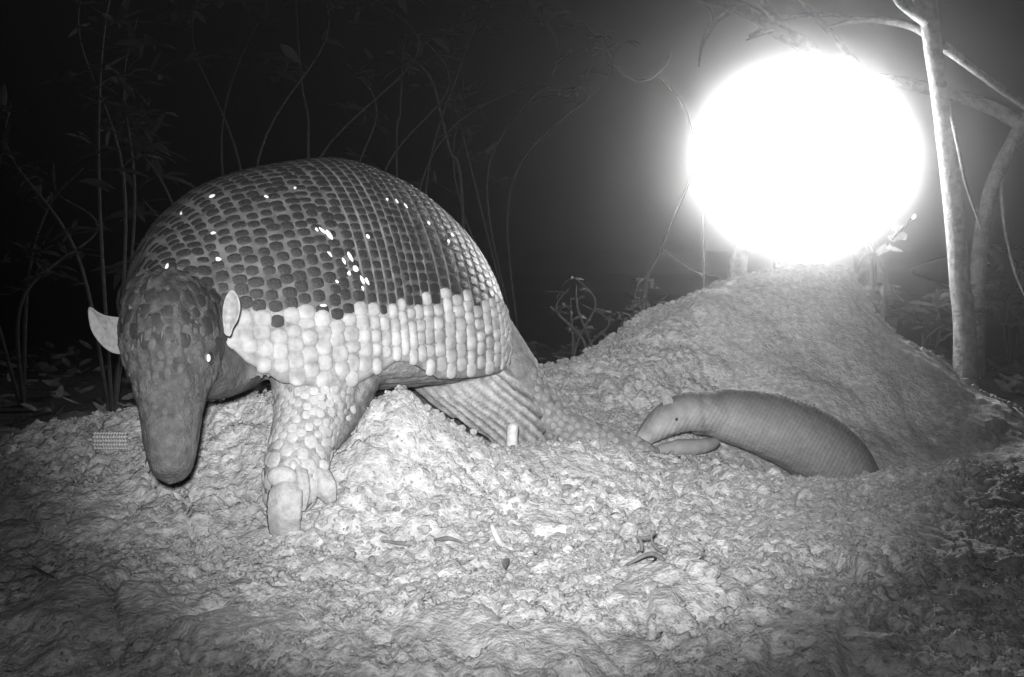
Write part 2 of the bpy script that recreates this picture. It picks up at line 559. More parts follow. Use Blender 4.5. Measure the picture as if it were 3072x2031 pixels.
def grid_object(name, V, Fq, mat):
    me = bpy.data.meshes.new(name)
    me.vertices.add(len(V)); me.vertices.foreach_set('co', V.ravel().astype(np.float32))
    me.loops.add(len(Fq)*4); me.loops.foreach_set('vertex_index', Fq.ravel().astype(np.int32))
    me.polygons.add(len(Fq))
    me.polygons.foreach_set('loop_start', (np.arange(len(Fq))*4).astype(np.int32))
    me.polygons.foreach_set('use_smooth', np.ones(len(Fq), bool))
    me.update(calc_edges=True)
    me.validate()
    me.materials.append(mat)
    o = bpy.data.objects.new(name, me)
    COL.objects.link(o)
    return o


def set_tone(me, vals):
    at = me.attributes.new('tone', 'FLOAT', 'POINT')
    at.data.foreach_set('value', np.asarray(vals, np.float32))


ground = grid_object('ground', GV, GF, M['soil'])
tag(ground, 'pale crumbly dug-up soil heaped in two mounds', None, None, 'structure')
# dug-up subsoil is pale; the undisturbed forest floor around it is dark humus and litter
ox = np.maximum(np.maximum(-1.25-GV[:, 0], GV[:, 0]-1.75), 0)
dist = np.sqrt(ox**2 + np.maximum(GV[:, 1]-2.95, 0)**2)
t = np.clip((dist + .15*fbm(GV[:, 0], GV[:, 1], .4, 3, 71))/.3, 0, 1)
pit = 1 - .16*np.clip(fbm(GV[:, 0], GV[:, 1], .06, 3, 77)*2+.2, 0, 1)
set_tone(ground.data, (1-t)*pit + t*.22)


def gz(x, y):
    return float(ground_z(np.array([x], float), np.array([y], float))[0])


# ------------------------------------------------------------------ loose clods lying on the soil
def ico(sub=1):
    bm = bmesh.new()
    bmesh.ops.create_icosphere(bm, subdivisions=sub, radius=1)
    v = np.array([x.co[:] for x in bm.verts]); f = [tuple(q.index for q in x.verts) for x in bm.faces]
    bm.free()
    return v, f


ICO1, ICOF1 = ico(1)
ICO2, ICOF2 = ico(2)


def clod_verts(r, rng, base=ICO2):
    k = rng.normal(size=(5, 3))*1.6
    ph = rng.random(5)*6.28
    n = sum(np.sin(base@k[i]+ph[i]) for i in range(5))/5
    v = base*(1+.28*n[:, None])
    v = v*np.array([1, .65+.5*rng.random(), .5+.35*rng.random()])
    # flat broken sides
    for q in range(8):
        nn = rng.normal(size=3); nn /= np.linalg.norm(nn)
        dd = v@nn; lim = .38+.25*rng.random()
        v = v-np.outer(np.maximum(dd-lim, 0), nn)
    a = rng.random()*6.28
    R = np.array([[math.cos(a), -math.sin(a), 0], [math.sin(a), math.cos(a), 0], [0, 0, 1]])
    tl = rng.normal()*.4
    T = np.array([[1, 0, 0], [0, math.cos(tl), -math.sin(tl)], [0, math.sin(tl), math.cos(tl)]])
    return (v@T.T@R.T)*r


crng = np.random.default_rng(5)
cb = MB()
pts = []
# small crumbs everywhere on the front mound and the spoil heap's left flank; more of them round the ridge
for k in range(3000):
    u = crng.random()
    if u < .34:
        x, y = crng.normal(.02, .28), crng.normal(1.48, .15)
    elif u < .72:
        x, y = crng.uniform(-1.0, 1.15), crng.uniform(.98, 1.95)
    else:
        x, y = crng.uniform(-.1, .62), crng.uniform(2.0, 2.95)
        if (x-.28-.25*(2.9-y)) > .12: continue
    r = .0034*math.exp(abs(crng.normal())*.62)
    pts.append((x, y, min(r, .013)))
# crumbs piled along the top edge of the spoil heap
yy = np.linspace(2.55, 3.0, 46)
for cpx in np.arange(1600, 3080, 6.0):
    xx = (cpx-CX)/F*yy*1.0
    el = (ground_z(xx, yy)-CZ)/yy
    k = int(np.argmax(el))
    pts.append((xx[k]+crng.normal()*.004, yy[k]+crng.normal()*.004, crng.uniform(.006, .0125)))
pz = ground_z(np.array([p[0] for p in pts]), np.array([p[1] for p in pts]))
for (x, y, r), z in zip(pts, pz):
    cb.add(clod_verts(r, crng, ICO1 if r < .006 else ICO2) + np.array([x, y, z+r*.1]), ICOF1 if r < .006 else ICOF2)
clods = cb.build('soil_clods', M['clod'], None, smooth=False)
tag(clods, 'loose pale soil crumbs strewn over the dug-up mounds', None, None, 'stuff')


def granules(name, n, rng, mat):
    N = n*3
    x = np.concatenate([rng.uniform(-1.05, 1.2, n), rng.uniform(-1.05, 1.2, n), rng.uniform(-.1, .9, n)])
    y = np.concatenate([rng.uniform(.98, 1.45, n), rng.uniform(1.35, 2.0, n), rng.uniform(2.0, 2.95, n)])
    sm = np.clip((x-.28-.25*(2.9-y))/.16, 0, 1)*np.clip((y-2.12)/.1, 0, 1)
    dens = np.clip(.55+1.7*fbm(x, y, .16, 3, 201), .05, 1)*(1-.92*sm)*(1-.9*patch(x, y)[0])
    k = rng.random(N) < dens
    x, y = x[k], y[k]; N = len(x)
    r = .0013*np.exp(np.abs(rng.normal(size=N))*.55)*(1+.3*(y-1))
    r = np.minimum(r, .0055)
    z = ground_z(x, y) + r*.25
    b, f = np.array(ICO1), np.array(ICOF1)
    nv = len(b)
    V = b[None]*(1+.30*rng.normal(size=(N, nv, 1)).clip(-1, 1))
    q = rng.normal(size=(N, 3, 3)); q, _ = np.linalg.qr(q)
    V = np.einsum('nij,njk->nik', V*np.stack([np.ones(N), .6+.5*rng.random(N), .5+.4*rng.random(N)], -1)[:, None, :], q)
    V = V*r[:, None, None] + np.stack([x, y, z], -1)[:, None, :]
    Fx = (f[None]+(np.arange(N)*nv)[:, None, None]).reshape(-1, 3)
    me = bpy.data.meshes.new(name)
    V = V.reshape(-1, 3)
    me.vertices.add(len(V)); me.vertices.foreach_set('co', V.ravel().astype(np.float32))
    me.loops.add(len(Fx)*3); me.loops.foreach_set('vertex_index', Fx.ravel().astype(np.int32))
    me.polygons.add(len(Fx)); me.polygons.foreach_set('loop_start', (np.arange(len(Fx))*3).astype(np.int32))
    me.update(calc_edges=True); me.materials.append(mat)
    o = bpy.data.objects.new(name, me); COL.objects.link(o)
    tag(o, 'fine loose grains of soil lying all over the mounds', None, None, 'stuff')
    return o


granules('soil_grains', 24000, np.random.default_rng(77), M['clod'])

# ------------------------------------------------------------------ the adult armadillo
AP = [-0.2669, 1.8012, 0.7654, 0.6515, 0.4117]
AW = [0.085, 0.122, 0.1468, 0.1747, 0.1924, 0.1958, 0.184, 0.1573, 0.1045, 0.042]
AT = [0.150, 0.190, 0.2177, 0.2759, 0.3073, 0.3232, 0.2986, 0.2399, 0.1708, 0.0774]
AK = [-.09, -.045, 0, .12, .28, .45, .62, .78, .9, 1.0]
A_F = np.array([-math.cos(AP[2]), -math.sin(AP[2])])
A_L = np.array([math.sin(AP[2]), -math.cos(AP[2])])


def shell_pt(s, a, off=0.0):
    """s 0..1 neck to rump, a radians from the back's midline (+ = its left side)"""
    s = np.asarray(s, float); a = np.asarray(a, float)
    w = cr(AK, AW, s)+off; t = cr(AK, AT, s)+off
    xl = AP[3]*(.5-s)
    yl = w*np.sin(a) + np.interp(s, [-.09, -.045, .03], [.07, .03, 0]); zl = AP[4]+t*np.cos(a)
    return np.stack([AP[0]+xl*A_F[0]+yl*A_L[0], AP[1]+xl*A_F[1]+yl*A_L[1], zl+0*xl], -1)


def shell_frame(s, a):
    e = 1e-3
    p = shell_pt(s, a)
    ds = shell_pt(min(s+e, 1), a)-shell_pt(max(s-e, -.09), a)
    da = shell_pt(s, a+e)-shell_pt(s, a-e)
    n = np.cross(da, ds)
    n /= np.linalg.norm(n)
    if n @ (p-np.array([AP[0], AP[1], AP[4]])) < 0: n = -n
    da /= np.linalg.norm(da)
    b = np.cross(n, da)
    return p, da, b, n     # da: down the flank, b: along the body


HEM_S = [-.09, -.045, 0, .06, .13, .22, .30, .36, .42, .47, .55, .7, .85, 1.0]
HEM_A = [58, 65, 72, 84, 91, 93, 93, 90.5, 87.5, 89, 94, 96, 98, 101]
PALE_S = [0, .17, .34, .51, .68, .85, 1.0]
PALE_A = [66, 71.5, 73.5, 72, 69.5, 64, 58]


def hem(s): return np.radians(np.interp(s, HEM_S, HEM_A))
def pale(s): return np.radians(np.interp(s, PALE_S, PALE_A))


base = np.array([AP[0], AP[1], 0.21])
ARM = empty('giant_armadillo', base)
tag(ARM, 'large armadillo with dark scaly shell and pale lower rim, nose down on the soil', 'armadillo')

# pieces of the body, welded into one skin
pieces = []   # (MB, tone)


def piece(tone):
    m = MB(); pieces.append((m, tone)); return m


torso = piece(.20)
V, Fq = [], []
ns, na = 40, 40
ss = np.linspace(.03, .985, ns)
for s in ss:
    h = float(hem(s))*.97
    w = float(cr(AK, AW, s))-.012; t_ = float(cr(AK, AT, s))-.014
    for j in range(na):
        q = j/na*2-1
        if abs(q) < .7:
            a = q/.7*h
            V.append(shell_pt(s, a, -.012))
        else:
            # belly
            u = (abs(q)-.7)/.3
            sg = 1 if q > 0 else -1
            A = shell_pt(s, sg*h, -.012)
            c = shell_pt(s, 0, -.012)
            mid = np.array([c[0], c[1], 0]); mid[2] = AP[4]-float(np.interp(s, [0, .15, .3, .45, 1], [-.035, -.015, .03, .05, .06]))
            k = math.cos(u*math.pi/2)
            B = mid*(1-k)+A*k
            B[2] = min(A[2], AP[4]) + (mid[2]-min(A[2], AP[4]))*math.sin(u*math.pi/2)
            V.append(B)
for i in range(ns-1):
    for j in range(na):
        a, b = i*na+j, i*na+(j+1) % na
        Fq.append((a, a+na, b+na, b))
c0, c1 = np.mean(V[:na], 0), np.mean(V[-na:], 0)
V += [c0, c1]
for j in range(na):
    Fq.append((ns*na, j, (j+1) % na)); Fq.append((ns*na+1, (ns-1)*na+(j+1) % na, (ns-1)*na+j))
torso.add(V, Fq)

# head: seen from above, muzzle hanging to the ground
HR = [(884, 512, 84, 1.476, .042), (900, 511, 118, 1.467, .060), (938, 512, 137, 1.452, .071), (985, 513, 143, 1.434, .075), (1050, 515, 143, 1.416, .073), (1120, 513, 122, 1.402, .062),
      (1200, 513, 99, 1.386, .050), (1280, 513, 87, 1.372, .042), (1350, 514, 76, 1.360, .036), (1400, 514, 64, 1.352, .030), (1428, 513, 48, 1.347, .024), (1441, 513, 25, 1.344, .014)]
hd = piece(.08)
hp = np.array([P(cx, py, Y) for py, cx, hw, Y, dp in HR])
hrad = np.array([(hw/F*Y, dp) for py, cx, hw, Y, dp in HR])
hd.tube(hp, hrad, n=44, seg=28, updir=np.array([0, -1.0, 0.15]))
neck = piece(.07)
neck.tube([P(520, 980, 1.45), P(590, 990, 1.54), P(680, 1000, 1.66)], [(.06, .07), (.07, .075), (.08, .08)], n=14, seg=20)
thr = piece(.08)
thr.tube([P(560, 1090, 1.45), P(650, 1105, 1.50), P(710, 1085, 1.56), P(760, 1040, 1.64)], [.045, .043, .044, .05], n=16, seg=18)
# left foreleg
fl_ = piece(.30)
fl_.tube([P(985, 1020, 1.64), P(948, 1130, 1.60), P(936, 1215, 1.575), P(914, 1295, 1.545), P(898, 1360, 1.525), P(886, 1420, 1.505), P(870, 1480, 1.49), P(862, 1520, 1.475)],
         [(.075, .08), (.066, .065), (.055, .055), (.047, .046), (.044, .042), (.044, .04), (.036, .034), (.026, .024)], n=40, seg=24, updir=np.array([0, -1.0, 0]))
el = piece(.12)
el.tube([P(1075, 1060, 1.66), P(1052, 1175, 1.625), P(1015, 1255, 1.595), P(968, 1340, 1.555)], [.05, .036, .030, .02], n=20, seg=16)
# right foreleg, behind the head
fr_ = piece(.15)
fr_.tube([P(560, 1010, 1.72), P(540, 1120, 1.71), P(530, 1200, 1.71), P(520, 1262, 1.70)], [.06, .052, .045, .04], n=20, seg=18)
# hind legs
hl_ = piece(.36)
hl_.tube([P(1300, 1030, 1.90), P(1368, 1108, 1.895), P(1452, 1180, 1.89), P(1528, 1250, 1.885), P(1562, 1325, 1.875), P(1565, 1400, 1.86)],
         [(.080, .07), (.074, .066), (.064, .058), (.052, .048), (.044, .042), (.042, .042)], n=44, seg=32, updir=np.array([0, -1.0, 0]))
hr_ = piece(.07)  # far leg: shade of the gap under the belly put into its dark tone
hr_.tube([P(1300, 1080, 2.10), P(1320, 1200, 2.10), P(1330, 1330, 2.10)], [.08, .065, .05], n=16, seg=18)
# tail
tl_ = piece(.20)
TAIL = [(1450, 1010, 2.02, .060), (1520, 1105, 2.005, .055), (1590, 1200, 1.995, .047), (1665, 1268, 1.985, .040), (1750, 1305, 1.98, .032), (1830, 1322, 1.975, .025), (1900, 1332, 1.97, .018), (1970, 1362, 1.97, .010)]
tl_.tube([P(a, b, c) for a, b, c, r in TAIL], [r for *_, r in TAIL], n=50, seg=22)


def weld(name, pieces, mat, parent, voxel, disp=None, smooth_iter=5):
    allv, allf, tones, n = [], [], [], 0
    for m, tone in pieces:
        v = np.concatenate(m.v)
        allv.append(v); allf += [tuple(i+n for i in q) for q in m.f]; n += len(v)
        tones += [tone]*len(v)
    allv = np.concatenate(allv)
    me = bpy.data.meshes.new(name+'_tmp')
    me.from_pydata(allv.tolist(), [], allf)
    bm = bmesh.new(); bm.from_mesh(me)
    bmesh.ops.recalc_face_normals(bm, faces=bm.faces); bm.to_mesh(me); bm.free()
    o = bpy.data.objects.new(name+'_tmp', me); COL.objects.link(o)
    md = o.modifiers.new('r', 'REMESH'); md.mode = 'VOXEL'; md.voxel_size = voxel
    ms = o.modifiers.new('s', 'SMOOTH'); ms.factor = .5; ms.iterations = smooth_iter
    dg = bpy.context.evaluated_depsgraph_get(); dg.update()
    ev = o.evaluated_get(dg)
    nm = bpy.data.meshes.new_from_object(ev)
    bpy.data.objects.remove(o)
    k = len(nm.vertices)
    co = np.zeros(k*3, np.float32); nm.vertices.foreach_get('co', co); co = co.reshape(-1, 3).astype(float)
    no = np.zeros(k*3, np.float32); nm.vertices.foreach_get('normal', no); no = no.reshape(-1, 3).astype(float)
    kd = KDTree(len(allv))
    for i, v in enumerate(allv): kd.insert(v, i)
    kd.balance()
    tn = np.zeros(k)
    pid = np.zeros(k, int)
    own = np.concatenate([[i]*len(np.concatenate(m.v)) for i, (m, _) in enumerate(pieces)])
    for i in range(k):
        r = kd.find_n(Vector(co[i]), 4)
        ws = [1/(q[2]+.004) for q in r]
        tn[i] = sum(w*tones[q[1]] for w, q in zip(ws, r))/sum(ws)
        pid[i] = own[r[0][1]]
    if disp is not None:
        dv, tn = disp(co, no, tn, pid)
        co = co + no*dv[:, None]
    O = world_loc(parent)
    nm.vertices.foreach_set('co', (co-O).ravel().astype(np.float32))
    nm.update()
    nm.polygons.foreach_set('use_smooth', [True]*len(nm.polygons))
    nm.materials.clear(); nm.materials.append(mat)
    nm.name = name
    if 'tone' in nm.attributes: nm.attributes.remove(nm.attributes['tone'])
    set_tone(nm, tn)
    ob = bpy.data.objects.new(name, nm); COL.objects.link(ob); ob.parent = parent
    fc = [tuple(p.vertices) for p in nm.polygons]
    bvh = BVHTree.FromPolygons([tuple(v) for v in co.tolist()], fc)
    return ob, co, no, pid, bvh


def n3(co, sc, seed=0):
    return fbm(co[:, 0]+.7*co[:, 2], co[:, 1]-.6*co[:, 2], sc, 3, seed)


PTH = np.array([P(1310, 1130, 1.86), P(1545, 1345, 1.86)])


def adult_disp(co, no, tn, pid):
    d = .0012*n3(co, .02, 3) + .0008*n3(co, .008, 4)
    px, dep = proj(co)
    # folds of stretched skin down the hind thigh, fanning from under the shell
    m = (pid == 7)
    ax = PTH[1]-PTH[0]; L = np.linalg.norm(ax); ax = ax/L
    side = np.cross(ax, [0, 1.0, 0]); side /= np.linalg.norm(side)
    rel = co-PTH[0]
    al = rel@ax; ac = rel@side
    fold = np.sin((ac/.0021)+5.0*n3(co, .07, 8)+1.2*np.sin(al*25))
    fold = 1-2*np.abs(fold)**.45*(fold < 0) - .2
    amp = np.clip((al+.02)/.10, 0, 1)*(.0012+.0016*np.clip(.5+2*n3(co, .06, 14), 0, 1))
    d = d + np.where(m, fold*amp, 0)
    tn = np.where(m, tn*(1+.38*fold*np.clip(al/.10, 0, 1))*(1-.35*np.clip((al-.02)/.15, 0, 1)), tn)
    # wrinkled elbow
    m = pid == 5
    f2 = np.sin(co[:, 0]*520+co[:, 2]*260+3*n3(co, .03, 9))
    d = d + np.where(m, f2*.0010, 0)
    # belly skin folds run along the body
    m = (pid == 0) & (no[:, 2] < .1)
    d = d + np.where(m, .0012*np.sin(co[:, 2]*700+4*n3(co, .06, 12)), 0)
    # head: dark crown, paler muzzle and cheeks; creases down the forehead
    m = (pid == 1)
    crown = np.clip((px[:, 1]-1010)/260, 0, 1)
    tn = np.where(m, .082+(.024)*crown**.8, tn)
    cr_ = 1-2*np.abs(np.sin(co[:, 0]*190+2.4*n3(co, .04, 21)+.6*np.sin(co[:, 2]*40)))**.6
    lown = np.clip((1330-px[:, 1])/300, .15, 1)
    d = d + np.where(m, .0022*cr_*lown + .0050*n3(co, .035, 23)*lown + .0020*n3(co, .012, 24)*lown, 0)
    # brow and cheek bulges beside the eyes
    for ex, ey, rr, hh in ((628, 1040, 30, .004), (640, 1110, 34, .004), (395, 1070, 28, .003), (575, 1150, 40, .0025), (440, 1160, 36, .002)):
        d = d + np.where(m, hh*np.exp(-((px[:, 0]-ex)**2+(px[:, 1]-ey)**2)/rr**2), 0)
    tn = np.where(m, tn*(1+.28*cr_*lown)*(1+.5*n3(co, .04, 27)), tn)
    # tail scales come as pieces; foot soiled
    m = pid == 4
    tn = np.where(m, tn*(.9+.25*n3(co, .02, 30)), tn)
    return d, tn


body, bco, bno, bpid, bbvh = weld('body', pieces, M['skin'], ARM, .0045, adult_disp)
body['label'] = 'wrinkled grey skin of head, legs and tail'

# rows of scutes, spaced as on the animal: broad on the shoulder shield, narrow on the movable bands, broad again on the rump
rows, s = [], -.080
while s < .985:
    sp = float(np.interp(s, [-.15, .2, .33, .40, .47, .56, .8, 1.0], [.0170, .0218, .0205, .0160, .0160, .0250, .0250, .018]))
    rows.append((s, sp)); s += sp/AP[3]*1.02
ROWB = np.array([r_[0]-r_[1]/AP[3]*.51 for r_ in rows])
# the shell under the scutes
ns, na = 420, 120
V, tone, Fq = [], [], []
S_ = np.linspace(-.09, 1, ns)
for s in S_:
    h = float(hem(s)); pl = float(pale(s))
    a = np.linspace(-h, h, na)
    row = 0.0
    V.append(shell_pt(np.full(na, s), a, .0006*row))
    edge = s > .345 and np.abs(ROWB-s).min() < .0022      # hind margin of each band: the light it catches, put into the tone
    tone.append(np.where(np.abs(a) > pl, .19, .15 if edge else (.090 if s < .345 else .06)))
V = np.concatenate(V); tone = np.concatenate(tone)
for i in range(ns-1):
    for j in range(na-1):
        a = i*na+j
        Fq.append((a, a+1, a+1+na, a+na))
shell = link_mesh('carapace', V, Fq, M['shell'], ARM)
set_tone(shell.data, tone)
so = shell.modifiers.new('thick', 'SOLIDIFY'); so.thickness = .007; so.offset = -1
shell['label'] = 'domed shell of dark scutes with a broad pale rim'


# scute templates: unit discs in the xy plane, domed along z
def scute_mesh(kind, nseg):
    if kind == 'round': e = 2.3
    elif kind == 'knob': e = 3.0
    elif kind == 'hex': e = 3.2
    else: e = 5.0
    rings = [(1.0, -.35), (.93, .38), (.62, .82), (.25, 1.0)]
    if kind in ('knob', 'slab'): rings = [(1.0, -.3), (.90, .38), (.66, .74), (.33, .94)]
    V, Fc = [], []
    for r, z in rings:
        for j in range(nseg):
            t = 2*math.pi*(j+.5)/nseg
            c, s = math.cos(t), math.sin(t)
            q = (abs(c)**e+abs(s)**e)**(-1/e)
            V.append((c*q*r, s*q*r, z))
    V.append((0, 0, 1.0))
    for k in range(len(rings)-1):
        for j in range(nseg):
            a, b = k*nseg+j, k*nseg+(j+1) % nseg
            Fc.append((a, b, b+nseg, a+nseg))
    k = (len(rings)-1)*nseg
    for j in range(nseg):
        Fc.append((k+j, k+(j+1) % nseg, len(V)-1))
    return np.array(V), Fc


TMPL = {k: scute_mesh(k, 10) for k in ('round', 'hex', 'rect', 'knob', 'slab')}
ME = {}


def scute_data(kind, mk):
    if (kind, mk) not in ME:
        v, f = TMPL[kind]
        me = bpy.data.meshes.new('scute_' + kind)
        me.from_pydata(v.tolist(), [], f)
        me.polygons.foreach_set('use_smooth', [True]*len(f))
        me.materials.append(M[mk]); ME[(kind, mk)] = me
    return ME[(kind, mk)]


def frame_matrix(p, x, y, n, sx, sy, sz):
    return np.column_stack([x*sx, y*sy, n*sz, p])


srng = np.random.default_rng(3)
scutes = []
for ri, (s, sp) in enumerate(rows):
    h = float(hem(s)); 
    smid = s
    aa = np.linspace(-h, h, 400)
    pp = shell_pt(np.full(400, smid), aa)
    arc = np.concatenate([[0], np.cumsum(np.linalg.norm(np.diff(pp, axis=0), axis=1))])
    tot = arc[-1]
    band = .34 < s < .47
    wd = float(np.interp(s, [0, .2, .34, .47, .6, 1.0], [.0185, .0190, .0180, .0185, .0190, .0180]))
    # cells grow from the midline towards the rim
    half, qs, pos = tot/2, [], 0.0
    while pos < half:
        c_ = wd*(.70+.62*(pos/half)**2.2)
        qs.append((pos, c_)); pos += c_
    fit_ = half/pos
    offs = .5 if ri % 2 else 0.0
    cells = []
    for pos, c_ in qs:
        for sg in (-1, 1):
            cells.append((half+sg*(pos+c_*(.5 if not offs else 1.0))*fit_, c_*fit_))
    if offs: cells.append((half, qs[0][1]*fit_))
    for q, cell in cells:
        if q < cell*.3 or q > tot-cell*.3: continue
        a = float(np.interp(q, arc, aa))
        jit = srng.normal(size=2)*(.075 if s < .34 else .04)
        p, da, b, n = shell_frame(min(smid + jit[0]*sp/AP[3], .995), a + jit[1]*cell/tot*2*h)
        isp = abs(a) > float(pale(s)) + srng.normal()*.03
        if s < .34: kind = 'hex' if not isp else 'knob'
        else: kind = 'rect' if not isp else 'slab'
        sx = cell*.5*(.96 if s < .34 else .88)*(1+srng.normal()*.09)
        sy = sp*.5*(.96 if s < .34 else .86)*(1+srng.normal()*.07)
        hz = (.0014 if s < .34 else .0009) if not isp else .0052
        if isp and s < .34: sx *= 1.30; sy *= 1.28
        if isp and s >= .34: sx *= 1.34; sy *= 1.14; hz = .0052
        mk = 'scute_pale' if isp else 'scute_dark'
        px, dep = proj(p[None])
        vis = (n @ (np.array([0, 0, CZ])-p))/np.linalg.norm(np.array([0, 0, CZ])-p)
        area = sx*sy*max(vis, 0)/dep[0]**2
        tilt = srng.normal(size=2)*(.05 if s < .34 else .02)
        x = da+n*tilt[0]; x /= np.linalg.norm(x)
        y = np.cross(n, x); n2 = np.cross(x, y)
        scutes.append((area, p, x, y, n2, sx, sy, hz, kind, mk))
scutes.sort(key=lambda q: -q[0])
rest = {}
O_sh = world_loc(shell)
for i, (area, p, x, y, n, sx, sy, hz, kind, mk) in enumerate(scutes):
    if i < 300:
        o = bpy.data.objects.new('scute', scute_data(kind, mk)); COL.objects.link(o)
        o.parent = shell
        m = Matrix([list(r) for r in np.vstack([frame_matrix(p-O_sh, x, y, n, sx, sy, hz), [0, 0, 0, 1]])])
        o.matrix_local = m
    else:
        v, f = TMPL[kind]
        rest.setdefault(mk, MB()).add(p + np.outer(v[:, 0]*sx, x)+np.outer(v[:, 1]*sy, y)+np.outer(v[:, 2]*hz, n), f)
for mk, b in rest.items():
    o = b.build('scute_field', M[mk], shell); o['kind'] = 'stuff'


# pale worn flecks on the scutes, flash highlights put into their colour
sv = np.array([v.co[:] for v in shell.data.vertices])+O_sh
sbvh = BVHTree.FromPolygons([tuple(v) for v in sv.tolist()], [tuple(p.vertices) for p in shell.data.polygons])
frng = np.random.default_rng(4)
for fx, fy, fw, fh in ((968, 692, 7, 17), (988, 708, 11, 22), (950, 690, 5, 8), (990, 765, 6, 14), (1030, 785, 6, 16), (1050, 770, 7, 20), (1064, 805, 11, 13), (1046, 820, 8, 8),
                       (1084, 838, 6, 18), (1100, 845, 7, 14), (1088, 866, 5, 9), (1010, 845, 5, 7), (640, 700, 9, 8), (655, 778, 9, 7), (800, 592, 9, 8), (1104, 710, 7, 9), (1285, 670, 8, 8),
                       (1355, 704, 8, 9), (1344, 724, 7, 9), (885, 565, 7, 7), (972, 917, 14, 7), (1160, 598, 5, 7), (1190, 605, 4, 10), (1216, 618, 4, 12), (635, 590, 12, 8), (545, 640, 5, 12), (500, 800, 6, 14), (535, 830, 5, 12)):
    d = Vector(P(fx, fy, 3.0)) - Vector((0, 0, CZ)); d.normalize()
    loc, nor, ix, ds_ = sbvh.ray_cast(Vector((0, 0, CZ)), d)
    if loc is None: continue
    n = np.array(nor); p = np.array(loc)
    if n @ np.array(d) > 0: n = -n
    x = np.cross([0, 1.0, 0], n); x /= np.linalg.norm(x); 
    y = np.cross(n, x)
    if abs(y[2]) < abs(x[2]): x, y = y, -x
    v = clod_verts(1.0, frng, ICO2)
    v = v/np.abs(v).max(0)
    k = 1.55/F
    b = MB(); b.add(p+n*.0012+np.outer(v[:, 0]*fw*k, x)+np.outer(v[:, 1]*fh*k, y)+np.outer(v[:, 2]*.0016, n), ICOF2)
    b.build('glint_fleck', M['scute_worn_glint'], shell)


# scales sitting on the skin: forehead plates, knobs of foreleg and tail
def sample_skin(mask, gap, rng, lim=400):
    idx = np.nonzero(mask)[0]; rng.shuffle(idx)
    out = []
    acc = np.zeros((0, 3))
    for i in idx:
        gp = gap(bco[i]) if callable(gap) else gap
        if len(acc) and (((acc-bco[i])**2).sum(1) < gp*gp).any(): continue
        acc = np.vstack([acc, bco[i]]); out.append(i)
        if len(out) >= lim: break
    return out


def plate(name, i, kind, mk, sx, sy, hz, rng, up):
    n = bno[i]/np.linalg.norm(bno[i])
    x = np.cross(up, n); x /= np.linalg.norm(x)+1e-9
    y = np.cross(n, x)
    a = rng.normal()*.2
    x, y = x*math.cos(a)+y*math.sin(a), y*math.cos(a)-x*math.sin(a)
    p, O = bco[i], world_loc(body)
    o = bpy.data.objects.new(name, scute_data(kind, mk)); COL.objects.link(o); o.parent = body
    o.matrix_local = Matrix([list(r) for r in np.vstack([frame_matrix(p-O, x, y, n, sx, sy, hz), [0, 0, 0, 1]])])
    return o


bpx, bdep = proj(bco)
to_cam = np.array([0, 0, CZ])-bco
facing = (to_cam*bno).sum(1)/np.linalg.norm(to_cam, axis=1)
up = np.array([0, 0, 1.0])
m = (bpid == 1) & (bpx[:, 1] < 1015+40*np.sin(bpx[:, 0]*.05)) & (bpx[:, 1] > 860) & (facing > .1) & (((bpx-np.array([629, 1074]))**2).sum(1) > 42**2)
for i in sample_skin(m, .0200, srng):
    plate('head_scale', i, 'hex', 'scale_head', .0104*(1+srng.normal()*.14), .0112*(1+srng.normal()*.16), .0022, srng, up)
m = (bpid == 1) & (bpx[:, 1] > 985) & (bpx[:, 1] < 1240) & (facing > .15) & (((bpx-np.array([629, 1074]))**2).sum(1) > 38**2)
for i in sample_skin(m, .0120, srng, 150):
    k = float(np.interp(bpx[i, 1], [985, 1240], [1, .75]))
    plate('head_scale', i, 'hex', 'scale_snout', .0052*k*(1+srng.normal()*.15), .0066*k*(1+srng.normal()*.2), .0010, srng, up)
m = (bpid == 4) & (facing > -.2) & (bpx[:, 1] > 1165)
gap = lambda c: float(np.interp(proj(c[None])[0][0, 1], [1150, 1300, 1340, 1480], [.0100, .0105, .0170, .0230]))
for i in sample_skin(m, gap, srng, 230):
    r = gap(bco[i])*.58
    plate('leg_scale', i, 'hex', 'scale', r*(1+srng.normal()*.1), r*1.0*(1+srng.normal()*.1), r*(.14 if bpx[i, 1] < 1300 else .26), srng, up)
m = (bpid == 9) & (facing > -.1) & (bpx[:, 0] > 1600)
for i in sample_skin(m, .0125, srng, 130):
    plate('tail_scale', i, 'round', 'scale_tail', .0056, .0060, .0010, srng, up)


for fx, fy, fw, fh in ((426, 1012, 4, 17), (488, 1000, 5, 20), (462, 985, 3, 12), (590, 968, 9, 6), (392, 922, 5, 12), (470, 1152, 9, 4), (444, 1165, 4, 12), (391, 1122, 3, 9), (560, 1015, 3, 14), (400, 1040, 4, 14), (540, 1060, 3, 12)):  # glints on the head, put in as pale flecks
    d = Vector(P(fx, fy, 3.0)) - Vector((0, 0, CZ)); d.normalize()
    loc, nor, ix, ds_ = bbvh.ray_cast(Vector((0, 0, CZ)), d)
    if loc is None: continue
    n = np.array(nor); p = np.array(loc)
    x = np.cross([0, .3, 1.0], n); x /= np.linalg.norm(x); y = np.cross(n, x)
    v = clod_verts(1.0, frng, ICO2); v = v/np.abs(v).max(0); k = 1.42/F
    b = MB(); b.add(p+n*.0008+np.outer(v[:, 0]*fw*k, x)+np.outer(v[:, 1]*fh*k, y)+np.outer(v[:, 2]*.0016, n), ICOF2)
    b.build('glint_fleck', M['glint'], body)


